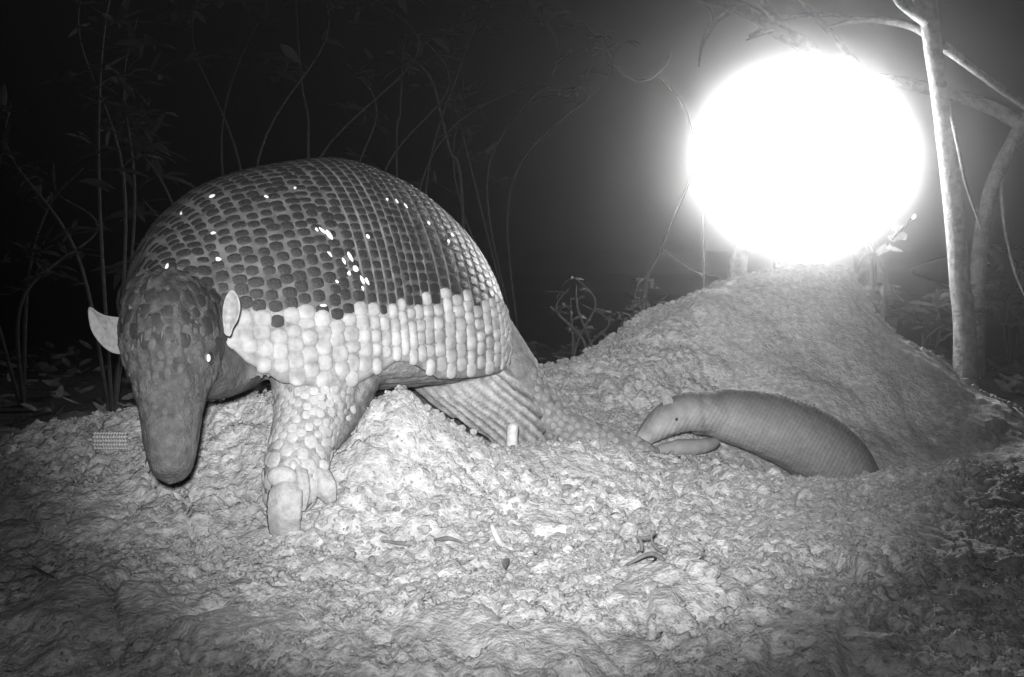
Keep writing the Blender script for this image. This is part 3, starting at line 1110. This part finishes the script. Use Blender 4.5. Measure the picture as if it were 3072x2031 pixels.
# claws of the left forefoot: thick curved horn
def claw(path, rad, name='claw', parent=body):
    b = MB(); b.tube(path, rad, n=26, seg=20, updir=np.array([0, -1.0, .2]))
    v = b.v[0]
    for k in range(26):                       # horn: flat sides, a ridge along the back, growth rings
        sl = slice(k*20, k*20+20); c_ = v[sl].mean(0)
        ang_ = np.linspace(0, 2*np.pi, 20, endpoint=False)
        f_ = 1+.10*np.cos(4*ang_)*.6-.12*np.abs(np.sin(ang_*2))+.02*math.sin(k*2.1)
        v[sl] = c_+(v[sl]-c_)*f_[:, None]
    return b.build(name, M['claw'], parent)


claw([P(858, 1448, 1.462), P(856, 1480, 1.448), P(852, 1540, 1.440), P(852, 1600, 1.452), P(856, 1650, 1.475)], [(.0185, .010), (.0225, .012), (.0228, .010), (.020, .006), (.012, .004)])
claw([P(896, 1405, 1.478), P(904, 1440, 1.462), P(908, 1480, 1.456), P(906, 1530, 1.460)], [(.011, .011), (.0105, .010), (.0095, .008), (.005, .004)])
claw([P(958, 1410, 1.50), P(968, 1440, 1.486), P(978, 1472, 1.480), P(992, 1505, 1.484)], [(.011, .010), (.0150, .011), (.0150, .009), (.008, .004)])
claw([P(932, 1400, 1.50), P(936, 1435, 1.482), P(938, 1470, 1.478), P(938, 1505, 1.482)], [(.008, .009), (.0085, .008), (.007, .006), (.004, .003)])
# plates over the toe joints
for px_, py_, Y, rx, rz, ry in ((846, 1430, 1.458, .0205, .0150, .010), (880, 1405, 1.472, .0085, .012, .007), (965, 1398, 1.496, .011, .010, .008)):
    b = MB(); b.ell(P(px_, py_, Y), [rx, ry, rz], 16, 10); b.build('toe_plate', M['scale'], body)


# ears: cupped leaves of skin with thickness
def ear(outline, Ybase, normal_tilt, name='ear', parent=body, cup=.006):
    """outline: px points of the rim from the base round the tip back to the base; Y grows from base by tilt"""
    o = np.array(outline, float)
    cen = (o[0]+o[-1])/2
    far = max(np.linalg.norm(q-cen) for q in o)
    mid = smooth_path(o, 40)
    rings = 8
    V, Fc = [], []
    cc = mid.mean(0)
    for k in range(rings+1):
        f = k/rings
        for q in mid:
            r = cc+(q-cc)*f
            d = np.linalg.norm(r-cen)/far
            V.append(P(r[0], r[1], Ybase+normal_tilt*d + cup*(1-f**2)))
    n = len(mid)
    for k in range(rings):
        for j in range(n):
            a, a1 = k*n+j, k*n+(j+1) % n
            Fc.append((a, a1, a1+n, a+n))
    ob = link_mesh(name, V, Fc, M['ear'], parent)
    s_ = ob.modifiers.new('thick', 'SOLIDIFY'); s_.thickness = .0020; s_.offset = 1
    return ob


ear([(672, 1000), (666, 945), (674, 895), (694, 868), (713, 884), (722, 920), (715, 958), (700, 985), (692, 1008), (680, 1008)], 1.405, -.008)
ear([(385, 955), (345, 952), (312, 946), (288, 935), (267, 921), (265, 948), (274, 990), (296, 1025), (325, 1052), (355, 1062), (388, 1058)], 1.43, .02)


def surf(px, py, bvh=None):
    d = Vector(P(px, py, 3.0)) - Vector((0, 0, CZ)); d.normalize()
    loc, nor, i, dist = (bvh or bbvh).ray_cast(Vector((0, 0, CZ)), d)
    return np.array(loc), np.array(nor)


for (px_, py_), vis in (((629, 1074), 1), ((384, 1120), 0)):
    p, n = surf(px_, py_)
    if not vis: p = p-n*.003
    b = MB(); b.ell(p-n*.0018, [.0078, .0070, .0095], 18, 12); e = b.build('eye', M['eye'], body)
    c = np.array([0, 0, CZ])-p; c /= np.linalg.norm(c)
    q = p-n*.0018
    b = MB(); b.ell(q+c*.0062, [.0027, .0026, .0048], 14, 10); b.build('eyeshine', M['shine'], e)  # flash shining back from the eye, put in as a near-white blob
    b = MB()
    x = np.cross([0, 0, 1.0], n); x /= np.linalg.norm(x); y = np.cross(n, x)
    ring = [p-n*.0012+(x*math.cos(t)*.0085+y*math.sin(t)*.0105) for t in np.linspace(0, 2*math.pi, 24)]
    b.tube(ring, [.0018]*24, smooth=False, seg=8, updir=n); b.build('eyelid', M['lid'], body)

# ------------------------------------------------------------------ the pup behind its mother's tail
PUP = empty('armadillo_pup', P(2300, 1420, 2.12))
tag(PUP, 'small smooth armadillo pup with its snout against the big armadillo\'s tail tip', 'armadillo')
pp_ = []


def ppiece(tone):
    m = MB(); pp_.append((m, tone)); return m


b = ppiece(.24)
b.tube([P(2075, 1245, 2.10), P(2140, 1240, 2.11), P(2220, 1252, 2.12), P(2320, 1278, 2.14), P(2420, 1325, 2.17), P(2505, 1395, 2.20), P(2560, 1480, 2.23)],
       [(.036, .04), (.046, .045), (.057, .055), (.066, .065), (.071, .07), (.073, .07), (.068, .065)], n=60, seg=36, updir=np.array([0, -1.0, 0]))
b = ppiece(.30)
b.tube([P(2200, 1250, 2.115), P(2140, 1238, 2.10), P(2065, 1236, 2.075), P(2012, 1252, 2.06), P(1965, 1284, 2.045), P(1932, 1312, 2.035), P(1914, 1328, 2.03)],
       [(.040, .038), (.041, .040), (.038, .037), (.0335, .032), (.0262, .025), (.018, .018), (.0105, .0105)], n=36, seg=24, updir=np.array([0, -1.0, 0]))
b = ppiece(.22)   # forelimb folded under the head
b.tube([P(2150, 1325, 2.07), P(2110, 1338, 2.045), P(2045, 1343, 2.03), P(1990, 1350, 2.025), P(1957, 1360, 2.025)], [.010, .0145, .0165, .0125, .005], n=24, seg=16)


def pup_disp(co, no, tn, pid):
    px, _ = proj(co)
    d = .0016*n3(co, .02, 50)
    m = pid != 2
    a = P(2140, 1240, 2.11); bq = P(2560, 1480, 2.23)
    al = (px[:, 0]-2150)*.9+(px[:, 1]-1240)*.5
    band = np.sin(al/13*2*np.pi+2.5*n3(co, .05, 66))
    across = np.sin(px[:, 1]/12*2*np.pi+np.floor(al/13)*math.pi)
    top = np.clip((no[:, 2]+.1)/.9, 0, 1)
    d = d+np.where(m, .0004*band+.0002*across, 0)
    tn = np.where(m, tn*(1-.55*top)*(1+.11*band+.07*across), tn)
    hm = np.clip((2118+.12*(px[:, 1]-1180)-px[:, 0]+30)/110, 0, 1)*(pid != 2)
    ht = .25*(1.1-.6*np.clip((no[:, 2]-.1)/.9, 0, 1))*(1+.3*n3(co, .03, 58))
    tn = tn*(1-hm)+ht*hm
    nape = np.exp(-((px[:, 0]-2100-.12*(px[:, 1]-1180))/9)**2)*(pid != 2)
    d = d-.0003*nape; tn = tn*(1-.22*nape)
    return d, tn


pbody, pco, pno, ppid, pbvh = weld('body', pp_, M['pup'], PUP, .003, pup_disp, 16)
ear([(1992, 1222), (1984, 1196), (1986, 1168), (2002, 1176), (2016, 1192), (2022, 1210)], 2.045, .0, 'ear', pbody, .004)
p, n = surf(2030, 1258, pbvh)
b = MB(); b.ell(p-n*.001, [.0032, .0030, .0034], 14, 10); b.build('eye', M['eye'], pbody)
for dx, dy in ((0, 0), (-8, 6), (6, 9)):
    b = MB(); b.tube([P(1965+dx, 1356+dy, 2.02), P(1945+dx, 1364+dy, 2.012), P(1930+dx, 1376+dy, 2.015)], [.006, .005, .002], n=10, seg=8)
    b.build('claw', M['claw'], pbody)

# ------------------------------------------------------------------ the other trail camera's flash, its bloom built as an oversized glowing disc
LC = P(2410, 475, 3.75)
TC = empty('trail_camera_flash', LC - np.array([0, 0, .3]))
tag(TC, 'trail camera flash behind the spoil heap, its glare added as a round disc', 'lamp')
m = bpy.data.materials.new('flash_bloom'); m.use_nodes = True
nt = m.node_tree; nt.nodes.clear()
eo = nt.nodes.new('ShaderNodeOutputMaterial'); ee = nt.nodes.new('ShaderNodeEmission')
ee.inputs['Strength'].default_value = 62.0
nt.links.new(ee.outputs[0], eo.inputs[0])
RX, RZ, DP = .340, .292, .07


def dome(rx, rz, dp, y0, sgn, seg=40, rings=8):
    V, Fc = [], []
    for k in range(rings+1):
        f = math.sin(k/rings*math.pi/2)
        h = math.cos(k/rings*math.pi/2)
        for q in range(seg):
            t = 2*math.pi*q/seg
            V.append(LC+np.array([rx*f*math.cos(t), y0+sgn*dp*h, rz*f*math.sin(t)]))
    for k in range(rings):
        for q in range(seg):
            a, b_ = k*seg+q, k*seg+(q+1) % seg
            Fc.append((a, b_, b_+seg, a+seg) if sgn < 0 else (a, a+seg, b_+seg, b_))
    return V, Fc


b = MB(); b.add(*dome(RX, RZ, DP, 0, -1)); b.build('bloom_disc', m, TC)
b = MB(); b.add(*dome(RX+.012, RZ+.012, .11, .004, 1)); b.build('added_housing', M['plastic'], TC)  # dish added to back the oversized disc
b = MB(); b.tube([LC+np.array([0, .09, 0]), LC+np.array([0, .15, 0])], [.03, .03], smooth=False, seg=12); b.build('bracket', M['plastic'], TC)
# the post it is strapped to
b = MB(); x, y = LC[0], LC[1]+.19
z0 = gz(x, y)-.05
b.tube([(x-.02, y, z0), (x, y, .6), (x+.01, y, 1.0), (x+.02, y+.02, 1.25)], [.05, .046, .042, .038], seg=14)
po = b.build('wooden_post', M['bark']); tag(po, 'thick wooden post carrying the trail camera flash', 'post')

# a short stake stuck in behind the crest, and a caught bunch of dead leaves, both glaring in its light
q0 = P(2205, 830, 3.45); q0[2] = gz(q0[0], q0[1])-.03
b = MB(); b.tube([q0, P(2212, 800, 3.45), P(2228, 740, 3.45), P(2250, 690, 3.46)], [.034, .030, .028, .026], seg=12, n=16)
o = b.build('wooden_stake', M['bark'], origin=q0); tag(o, 'short glaring stake leaning below the flash on the heap crest', 'stake')

# ------------------------------------------------------------------ trees, branches, plants


def ground_pt(px, Y):
    p = P(px, 1000, Y)
    return np.array([p[0], Y, gz(p[0], Y)])


def branch(parent, pts, radii, name='branch', mk='bark', seg=10, n=None, wob=.0):
    q = np.array([P(*t) if isinstance(t, tuple) else t for t in pts])
    if wob: q = q + RNG.normal(size=q.shape)*wob
    b = MB(); b.tube(q, radii, seg=seg, n=n)
    return b.build(name, M[mk], parent)


TR = empty('bare_tree', ground_pt(2905, 3.55))
tag(TR, 'slim pale tree trunk, rim-lit on one edge by the flash, beside the spoil heap', 'tree', None)
gb = ground_pt(2905, 3.55)
branch(TR, [gb-np.array([0, 0, .06]), P(2895, 1000, 3.55), P(2880, 850, 3.55), P(2858, 600, 3.55), P(2822, 300, 3.55), P(2800, 150, 3.55), P(2775, -60, 3.55), P(2750, -300, 3.55)],
       [.044, .036, .032, .030, .028, .028, .030, .027], 'trunk', seg=18, n=50)
branch(TR, [P(2775, 60, 3.55), P(2730, 30, 3.34), P(2700, 5, 3.33), P(2670, -40, 3.32)], [.02, .016, .014, .012])
branch(TR, [P(2765, 25, 3.55), P(2750, 0, 3.34), P(2740, -40, 3.33)], [.014, .012, .010])
branch(TR, [P(2812, 125, 3.56), P(2740, 80, 3.70), P(2640, 60, 3.84), P(2560, 62, 3.90), P(2490, 80, 3.95)], [.016, .014, .012, .009, .005])
branch(TR, [P(2820, 130, 3.56), P(2900, 190, 3.66), P(3000, 265, 3.78), P(3090, 330, 3.85), P(3200, 420, 3.9)], [.018, .016, .014, .013, .012])
branch(TR, [P(2850, 330, 3.56), P(2880, 470, 3.33), P(2900, 560, 3.32), P(2945, 690, 3.3)], [.006, .005, .004, .003], seg=8)

TR2 = empty('bare_tree', ground_pt(2930, 3.9))
tag(TR2, 'leaning forked trunk behind the slim rim-lit tree', 'tree')
gb = ground_pt(2930, 3.9)
branch(TR2, [gb-np.array([0, 0, .06]), P(2925, 950, 3.9), P(2935, 800, 3.9), P(2960, 620, 3.9), P(3010, 480, 3.9), P(3080, 360, 3.9), P(3200, 200, 3.9)], [.042, .032, .028, .026, .026, .026, .026], 'trunk', seg=16, n=44)
branch(TR2, [P(3070, 375, 3.9), P(2990, 330, 3.95), P(2880, 290, 4.0), P(2720, 250, 4.05), P(2600, 225, 4.1), P(2520, 190, 4.15)], [.026, .025, .023, .021, .017, .012], seg=12, n=30)
branch(TR2, [P(3000, 500, 3.9), P(3010, 650, 3.85), P(3040, 800, 3.8), P(3080, 900, 3.75)], [.007, .006, .005, .004], seg=8)
branch(TR2, [P(2600, 225, 4.1), P(2440, 40, 4.2), P(2330, -60, 4.25)], [.014, .012, .010], seg=8)

TR3 = empty('bare_tree', ground_pt(2600, 4.4))
tag(TR3, 'thin tree hidden in the glare whose bent boughs hang over the flash', 'tree')
gb = ground_pt(2600, 4.4)
branch(TR3, [gb-np.array([0, 0, .06]), P(2590, 700, 4.4), P(2520, 400, 4.4), P(2440, 170, 4.4), P(2330, 90, 4.4), P(2210, 18, 4.4), P(2080, -20, 4.4), P(1950, -60, 4.4)], [.05, .042, .038, .034, .030, .026, .022, .02], 'trunk', seg=14, n=44)
branch(TR3, [P(2440, 170, 4.4), P(2340, 70, 4.38), P(2270, -10, 4.36), P(2200, -100, 4.34)], [.020, .018, .016, .014])
branch(TR3, [P(2210, 20, 4.4), P(2150, 60, 4.36), P(2125, 95, 4.34), P(2105, 140, 4.32), P(2096, 200, 4.3)], [.012, .012, .012, .006, .004])
branch(TR3, [P(2140, 75, 4.35), P(2130, 40, 4.34), P(2122, 20, 4.33)], [.008, .007, .004])
branch(TR3, [P(2250, 110, 4.4), P(2320, 62, 4.42), P(2400, 48, 4.44), P(2500, 45, 4.46), P(2620, 70, 4.48)], [.010, .011, .011, .010, .006])
branch(TR3, [P(2330, 90, 4.4), P(2290, 100, 4.35), P(2240, 120, 4.3)], [.009, .007, .003])


def sapling(name, label, gpx, Y, lines, mk='twig', group=None, cat='sapling', leaves=0, leafsize=.03):
    g0 = ground_pt(gpx, Y)
    o = empty(name, g0)
    tag(o, label, cat, group)
    for k, (pts, r) in enumerate(lines):
        q = [P(a, b, Y+c) for a, b, c in pts]
        if k == 0: q = [g0-np.array([0, 0, .03])] + q
        rr = np.linspace(r, r*.55, len(q))
        b = MB(); b.tube(np.array(q), rr, seg=7)
        b.build('stem' if k == 0 else 'twig', M[mk], o)
    return o


sapling('bare_sapling', 'single bare stalk leaning up into the glare with one thin side twig', 1925, 3.3,
        [([(1935, 870, 0), (1975, 770, 0), (2010, 680, .02), (2055, 575, .04), (2080, 500, .05)], .0065), ([(1988, 752, .01), (2040, 785, 0), (2090, 815, 0), (2160, 830, 0)], .0035)])
sapling('bare_sapling', 'zigzag bare twig curling beside the edge of the glare', 2120, 3.6,
        [([(2110, 700, 0), (2090, 500, 0), (2060, 340, 0), (2010, 265, 0), (1970, 222, 0)], .0055), ([(1970, 224, 0), (1945, 238, 0), (1905, 242, 0), (1875, 228, 0), (1855, 212, 0), (1850, 196, 0)], .0045),
         ([(1972, 222, 0), (1995, 200, 0), (2005, 180, .01), (2012, 165, .02)], .0035), ([(1855, 214, 0), (1835, 198, 0), (1815, 190, 0)], .003)])
sapling('bare_sapling', 'forked dry twig standing on the right shoulder of the spoil heap', 2640, 3.15,
        [([(2655, 860, 0), (2640, 800, 0), (2622, 755, 0), (2600, 720, 0), (2570, 690, 0)], .0055), ([(2622, 755, 0), (2590, 775, 0), (2575, 810, 0), (2570, 840, 0)], .004),
         ([(2645, 810, 0), (2680, 870, 0), (2710, 905, 0)], .004)])

# a crumpled dry leaf cluster caught by the flash on the right shoulder


def leaf_mesh(b, base, direction, normal, length, width, curl=.2, n=6):
    d = np.asarray(direction, float); d /= np.linalg.norm(d)+1e-9
    s = np.cross(d, normal); s /= np.linalg.norm(s)+1e-9
    nn = np.cross(s, d)
    V, Fc = [], []
    for k in range(n+1):
        t = k/n
        w = width*.5*math.sin(math.pi*min(t*.92+.06, 1))**.9
        c = base+d*length*t - nn*curl*length*t*t
        V += [c-s*w+nn*w*.25, c, c+s*w+nn*w*.25]
    for k in range(n):
        a = k*3
        Fc += [(a, a+1, a+4, a+3), (a+1, a+2, a+5, a+4)]
    b.add(V, Fc)


def leafy(name, label, gpx, Y, height, spread, nstem, nleaf, ll_, lw, rng, cat='shrub', group=None, lean=0.0, mk='leaf', r0=.006, droop=.3, low=.25):
    g0 = ground_pt(gpx, Y)
    o = empty(name, g0); tag(o, label, cat, group)
    lb = MB()
    for k in range(nstem):
        a = rng.uniform(0, 6.28); sp = spread*rng.uniform(.3, 1)
        hh = height*rng.uniform(.65, 1.05)
        tip = g0+np.array([math.cos(a)*sp+lean, math.sin(a)*sp*.6, hh])
        m1 = g0+(tip-g0)*.4+np.array([rng.normal()*.35*spread, rng.normal()*.2*spread, hh*.12])
        m2 = g0+(tip-g0)*.75+np.array([rng.normal()*.4*spread, rng.normal()*.2*spread, hh*.08])
        path = smooth_path([g0-np.array([0, 0, .03]), m1, m2, tip], 24)
        sb = MB(); sb.tube(path, np.linspace(r0, r0*.25, 24), smooth=False, seg=6); sb.build('stem', M['twig'], o)
        # side twigs carrying leaves
        for q in range(max(2, nleaf//6)):
            i = int(rng.uniform(low, .98)*23)
            ang = rng.uniform(0, 6.28); L = spread*rng.uniform(.15, .5)
            e = path[i]+np.array([math.cos(ang)*L, math.sin(ang)*L*.7, L*rng.uniform(-.2, .6)])
            tw = smooth_path([path[i], (path[i]+e)/2+np.array([0, 0, L*.15]), e], 8)
            lb.tube(tw, np.linspace(r0*.3, r0*.12, 8), smooth=False, seg=4)
            for j in range(6):
                t = rng.integers(2, 8)
                dd = rng.normal(size=3); dd[2] = abs(dd[2])*.4-droop*rng.random()
                nn = np.array([rng.normal()*.4, rng.normal()*.4-.4, 1.0])
                f = rng.uniform(.6, 1.2)
                leaf_mesh(lb, tw[t], dd, nn, ll_*f, lw*f, curl=rng.uniform(0, .5), n=4)
    lb.build('foliage', M[mk], o)
    return o


g0 = ground_pt(2650, 3.2)
LB = empty('dead_leaf_bunch', g0); tag(LB, 'glaring bunch of crumpled dead leaves on a bent twig beside the slim tree', 'leaves')
b = MB(); b.tube([g0-np.array([0, 0, .03]), P(2615, 800, 3.2), P(2625, 770, 3.2), P(2680, 715, 3.2), P(2735, 655, 3.2)], [.006, .005, .005, .004, .003], seg=7, n=24); b.build('stem', M['twig'], LB)
brng = np.random.default_rng(33)
for fx, fy in ((2625, 768), (2640, 758), (2655, 742), (2668, 728), (2676, 712), (2690, 705), (2700, 690), (2716, 678), (2730, 662), (2680, 690), (2660, 712), (2700, 712)):
    b = MB(); leaf_mesh(b, P(fx, fy, 3.2), brng.normal(size=3)+np.array([.6, 0, .5]), brng.normal(size=3), brng.uniform(.03, .055), brng.uniform(.015, .028), brng.uniform(-.6, .8), 5)
    b.build('leaf', M['pale_leaf'], LB)

prng = np.random.default_rng(21)
# small leafy weeds in front of the thicket, left of the spoil heap
leafy('leafy_weed', 'small leafy weed between the armadillo and the spoil heap, tallest of three', 1690, 3.15, .40, .10, 3, 26, .032, .010, prng, 'weed')
leafy('leafy_weed', 'small weed with a slanting stem just above the spoil heap crest', 1850, 3.2, .42, .13, 4, 24, .032, .010, prng, 'weed', lean=-.05)
leafy('leafy_weed', 'low bushy weed tucked against the rising edge of the spoil heap', 1960, 3.3, .34, .14, 5, 26, .030, .011, prng, 'weed')
# dim shrub on the left
leafy('leafy_shrub', 'tall dim leafy shrub beyond the armadillo\'s head', 330, 2.95, 1.25, .30, 4, 60, .085, .020, prng, 'shrub', r0=.006, low=.35)
leafy('leafy_shrub', 'broad dim shrub with long drooping leaves against the armadillo\'s back', 560, 3.2, .85, .28, 3, 54, .11, .028, prng, 'shrub', r0=.006, low=.45)
leafy('leafy_shrub', 'faint spreading shrub high above the armadillo\'s shoulder', 780, 3.9, 1.7, .45, 4, 54, .10, .03, prng, 'shrub', r0=.006, low=.5)
leafy('leafy_shrub', 'faint thin-stemmed thicket shrub above the armadillo\'s rump', 1250, 4.2, 1.5, .50, 4, 40, .06, .016, prng, 'shrub', r0=.006, low=.3)
leafy('leafy_shrub', 'faint twiggy shrub between the armadillo\'s rump and the glare', 1560, 4.6, 1.5, .50, 4, 40, .06, .016, prng, 'shrub', r0=.006, low=.3)
leafy('leafy_shrub', 'dim fine-leaved shrub at the dark outer edge beyond the soil mound', 60, 3.4, .8, .35, 3, 40, .06, .018, prng, 'shrub', r0=.008)
leafy('leafy_shrub', 'low tangled shrub behind the two trunks', 3040, 4.3, .5, .4, 7, 30, .07, .03, prng, 'shrub', r0=.008, low=.2)
leafy('leafy_shrub', 'ragged undergrowth right behind the spoil heap and the slim tree', 2760, 3.7, .35, .28, 8, 34, .06, .024, prng, 'shrub', r0=.006, low=.2)

# thin bare stalks in the dark thicket
for k, (label, pts, Y, r) in enumerate((
        ('faint bare stalk leaning over the armadillo\'s rump', [(1385, 560, 0), (1350, 450, 0), (1320, 330, 0), (1290, 230, 0), (1200, 140, 0)], 4.2, .007),
        ('faint upright bare stalk directly above the armadillo\'s back', [(1190, 440, 0), (1200, 350, 0), (1205, 230, 0), (1215, 100, 0)], 4.3, .006),
        ('faint straight stalk above the armadillo\'s shoulder', [(925, 470, 0), (925, 360, 0), (905, 250, 0), (890, 60, 0), (885, -60, 0)], 4.0, .006))):
    sapling('bare_sapling', label, pts[0][0]+10, Y, [(pts, r)])

# dead leaves scattered on the floor at the right
lrng = np.random.default_rng(9)
lb = MB()
for k in range(700):
    x = lrng.uniform(1.15, 2.6); y = lrng.uniform(3.0, 4.6)
    z = gz(x, y)
    leaf_mesh(lb, np.array([x, y, z+.012]), [lrng.normal(), lrng.normal(), lrng.uniform(-.1, .35)], [lrng.normal()*.4, lrng.normal()*.4-.3, 1], lrng.uniform(.05, .1), lrng.uniform(.02, .04), lrng.uniform(-.3, .5), 4)
for k in range(900):
    x = lrng.uniform(-3.0, 1.0); y = lrng.uniform(3.0, 5.0)
    z = gz(x, y)
    leaf_mesh(lb, np.array([x, y, z+.012]), [lrng.normal(), lrng.normal(), lrng.uniform(-.1, .35)], [lrng.normal()*.4, lrng.normal()*.4-.3, 1], lrng.uniform(.05, .1), lrng.uniform(.02, .04), lrng.uniform(-.3, .5), 4)
o = lb.build('leaf_litter', M['litter']); tag(o, 'dead leaves covering the forest floor behind the mounds', None, None, 'stuff')

# ------------------------------------------------------------------ small things on the soil


def on_soil(px, py, lift=0.0):
    q = on_ground(px, py)
    return np.array([q[0], q[1], gz(q[0], q[1])+lift])


def twig_thing(name, label, path, r, mk='dry_leaf', cat='twig', lift=.006):
    pts = [on_soil(*q, lift=lift) for q in path]
    b = MB(); b.tube(np.array(pts), np.concatenate([[r*.5], np.full(len(pts)-2, r), [r*.4]]), seg=8, n=len(pts)*6)
    o = b.build(name, M[mk], origin=pts[0]); tag(o, label, cat)
    return o


twig_thing('twig', 'thin dark twig lying flat in the brightest crumbs below the ridge', [(1145, 1640), (1210, 1634), (1280, 1630), (1340, 1645), (1385, 1642)], .0030)
twig_thing('twig', 'thin dark twig pressed into the soil near the big claws', [(690, 1775), (740, 1785), (790, 1778), (865, 1785)], .0030)
twig_thing('twig', 'dark slender twig lying along the lip of the smooth soil lump', [(1880, 1726), (1960, 1736), (2040, 1758), (2110, 1790)], .0030)
twig_thing('twig', 'short straw lying on the shaded trodden slope', [(100, 1712), (150, 1742), (210, 1775)], .0024)
twig_thing('grass_stalk', 'pale flat stalk slanting through the bright crumbs', [(1475, 1612), (1500, 1640), (1535, 1680)], .0045, 'pale_leaf', 'stalk', .006)


def leaf_thing(name, label, px, py, dirpx, length, width, curl, mk, nrm=(0, -.5, 1), lift=.014, cat='leaf'):
    p = on_soil(px, py, lift)
    q = on_soil(*dirpx, lift)
    b = MB(); leaf_mesh(b, p, q-p, np.array(nrm, float), length, width, curl, 10)
    o = b.build(name, M[mk], origin=p); tag(o, label, cat)
    s_ = o.modifiers.new('thick', 'SOLIDIFY'); s_.thickness = .0008
    return o


leaf_thing('dry_leaf', 'small dark leaf folded into a V beside the pale stalk', 1520, 1722, (1570, 1745), .026, .014, -.9, 'dry_leaf', (0, -1, .4))
leaf_thing('dry_leaf', 'tiny dark leaf scrap upright above the folded leaf', 1604, 1700, (1615, 1680), .012, .006, .4, 'dry_leaf', (0, -1, .4))
# curled dry tendril
c = on_soil(1945, 1716, .008)
path = []
for t in np.linspace(0, 1, 60):
    a = t*4.2*math.pi
    r = .010*(1-.35*t)
    path.append(c+np.array([-.016+.034*t+r*math.cos(a)*.7, -.004+.004*math.sin(a*.5), .006+.022*math.sin(math.pi*min(t*1.1, 1))+r*math.sin(a)*.6]))
b = MB(); b.tube(np.array(path), np.linspace(.0022, .0014, 60), smooth=False, seg=7)
o = b.build('curled_tendril', M['dry_leaf'], origin=c); tag(o, 'dark curled dry tendril standing on the soil above the smooth lump', 'tendril')
# pale stub standing on the crest by the tail
c = P(1536, 1352, 1.725); c[2] = gz(c[0], c[1])
b = MB(); b.tube([c-np.array([0, 0, .01]), c+np.array([.0, 0, .020]), c+np.array([.001, 0, .038]), c+np.array([.001, 0, .0425])], [.0098, .0092, .0092, .0062], seg=14, n=18)
o = b.build('root_stub', M['root'], origin=c); tag(o, 'pale round root stub standing on the soil crest by the tail', 'root')
# small woven strip on the left crest
c = on_soil(338, 1350, .0)
W_ = empty('woven_strip', c); tag(W_, 'small bright woven strip half sunk in the soil near the snout', 'strip')
nx_, nz_ = 12, 5
wv = .052; hv = .024
for j in range(nz_):
    b = MB()
    pts_ = []
    for i in range(nx_*4+1):
        x = -wv/2+wv*i/(nx_*4)
        pts_.append(c+np.array([x, -.010+.0016*math.sin(i*math.pi/2+j*math.pi), .002+hv*j/(nz_-1)]))
    b.tube(np.array(pts_), [.0023]*len(pts_), smooth=False, seg=6); b.build('weft', M['weave'], W_)
for i in range(nx_):
    b = MB()
    pts_ = []
    for j in range(nz_*4-3):
        z = .002+hv*j/(nz_*4-4)
        pts_.append(c+np.array([-wv/2+wv*(i+.5)/nx_, -.010-.0016*math.cos(j*math.pi/4+i*math.pi), z]))
    b.tube(np.array(pts_), [.0014]*len(pts_), smooth=False, seg=5); b.build('warp', M['weave'], W_)

# ------------------------------------------------------------------ haze added to spread the flash into a glow
hb = MB(); hb.box((0, 8, 1.0), (14, 12, 3.2))
mh = bpy.data.materials.new('glow_haze'); mh.use_nodes = True
nt = mh.node_tree; nt.nodes.clear()
ho = nt.nodes.new('ShaderNodeOutputMaterial'); hv_ = nt.nodes.new('ShaderNodeVolumePrincipled')
hv_.inputs['Color'].default_value = (.95, .95, .95, 1)
hv_.inputs['Density'].default_value = .056
hv_.inputs['Anisotropy'].default_value = .983
nt.links.new(hv_.outputs[0], ho.inputs['Volume'])
mh.cycles.volume_sampling = 'EQUIANGULAR'
hz = hb.build('haze', mh, smooth=False)
tag(hz, 'added haze that makes the glow round the flash', None, None, 'stuff')
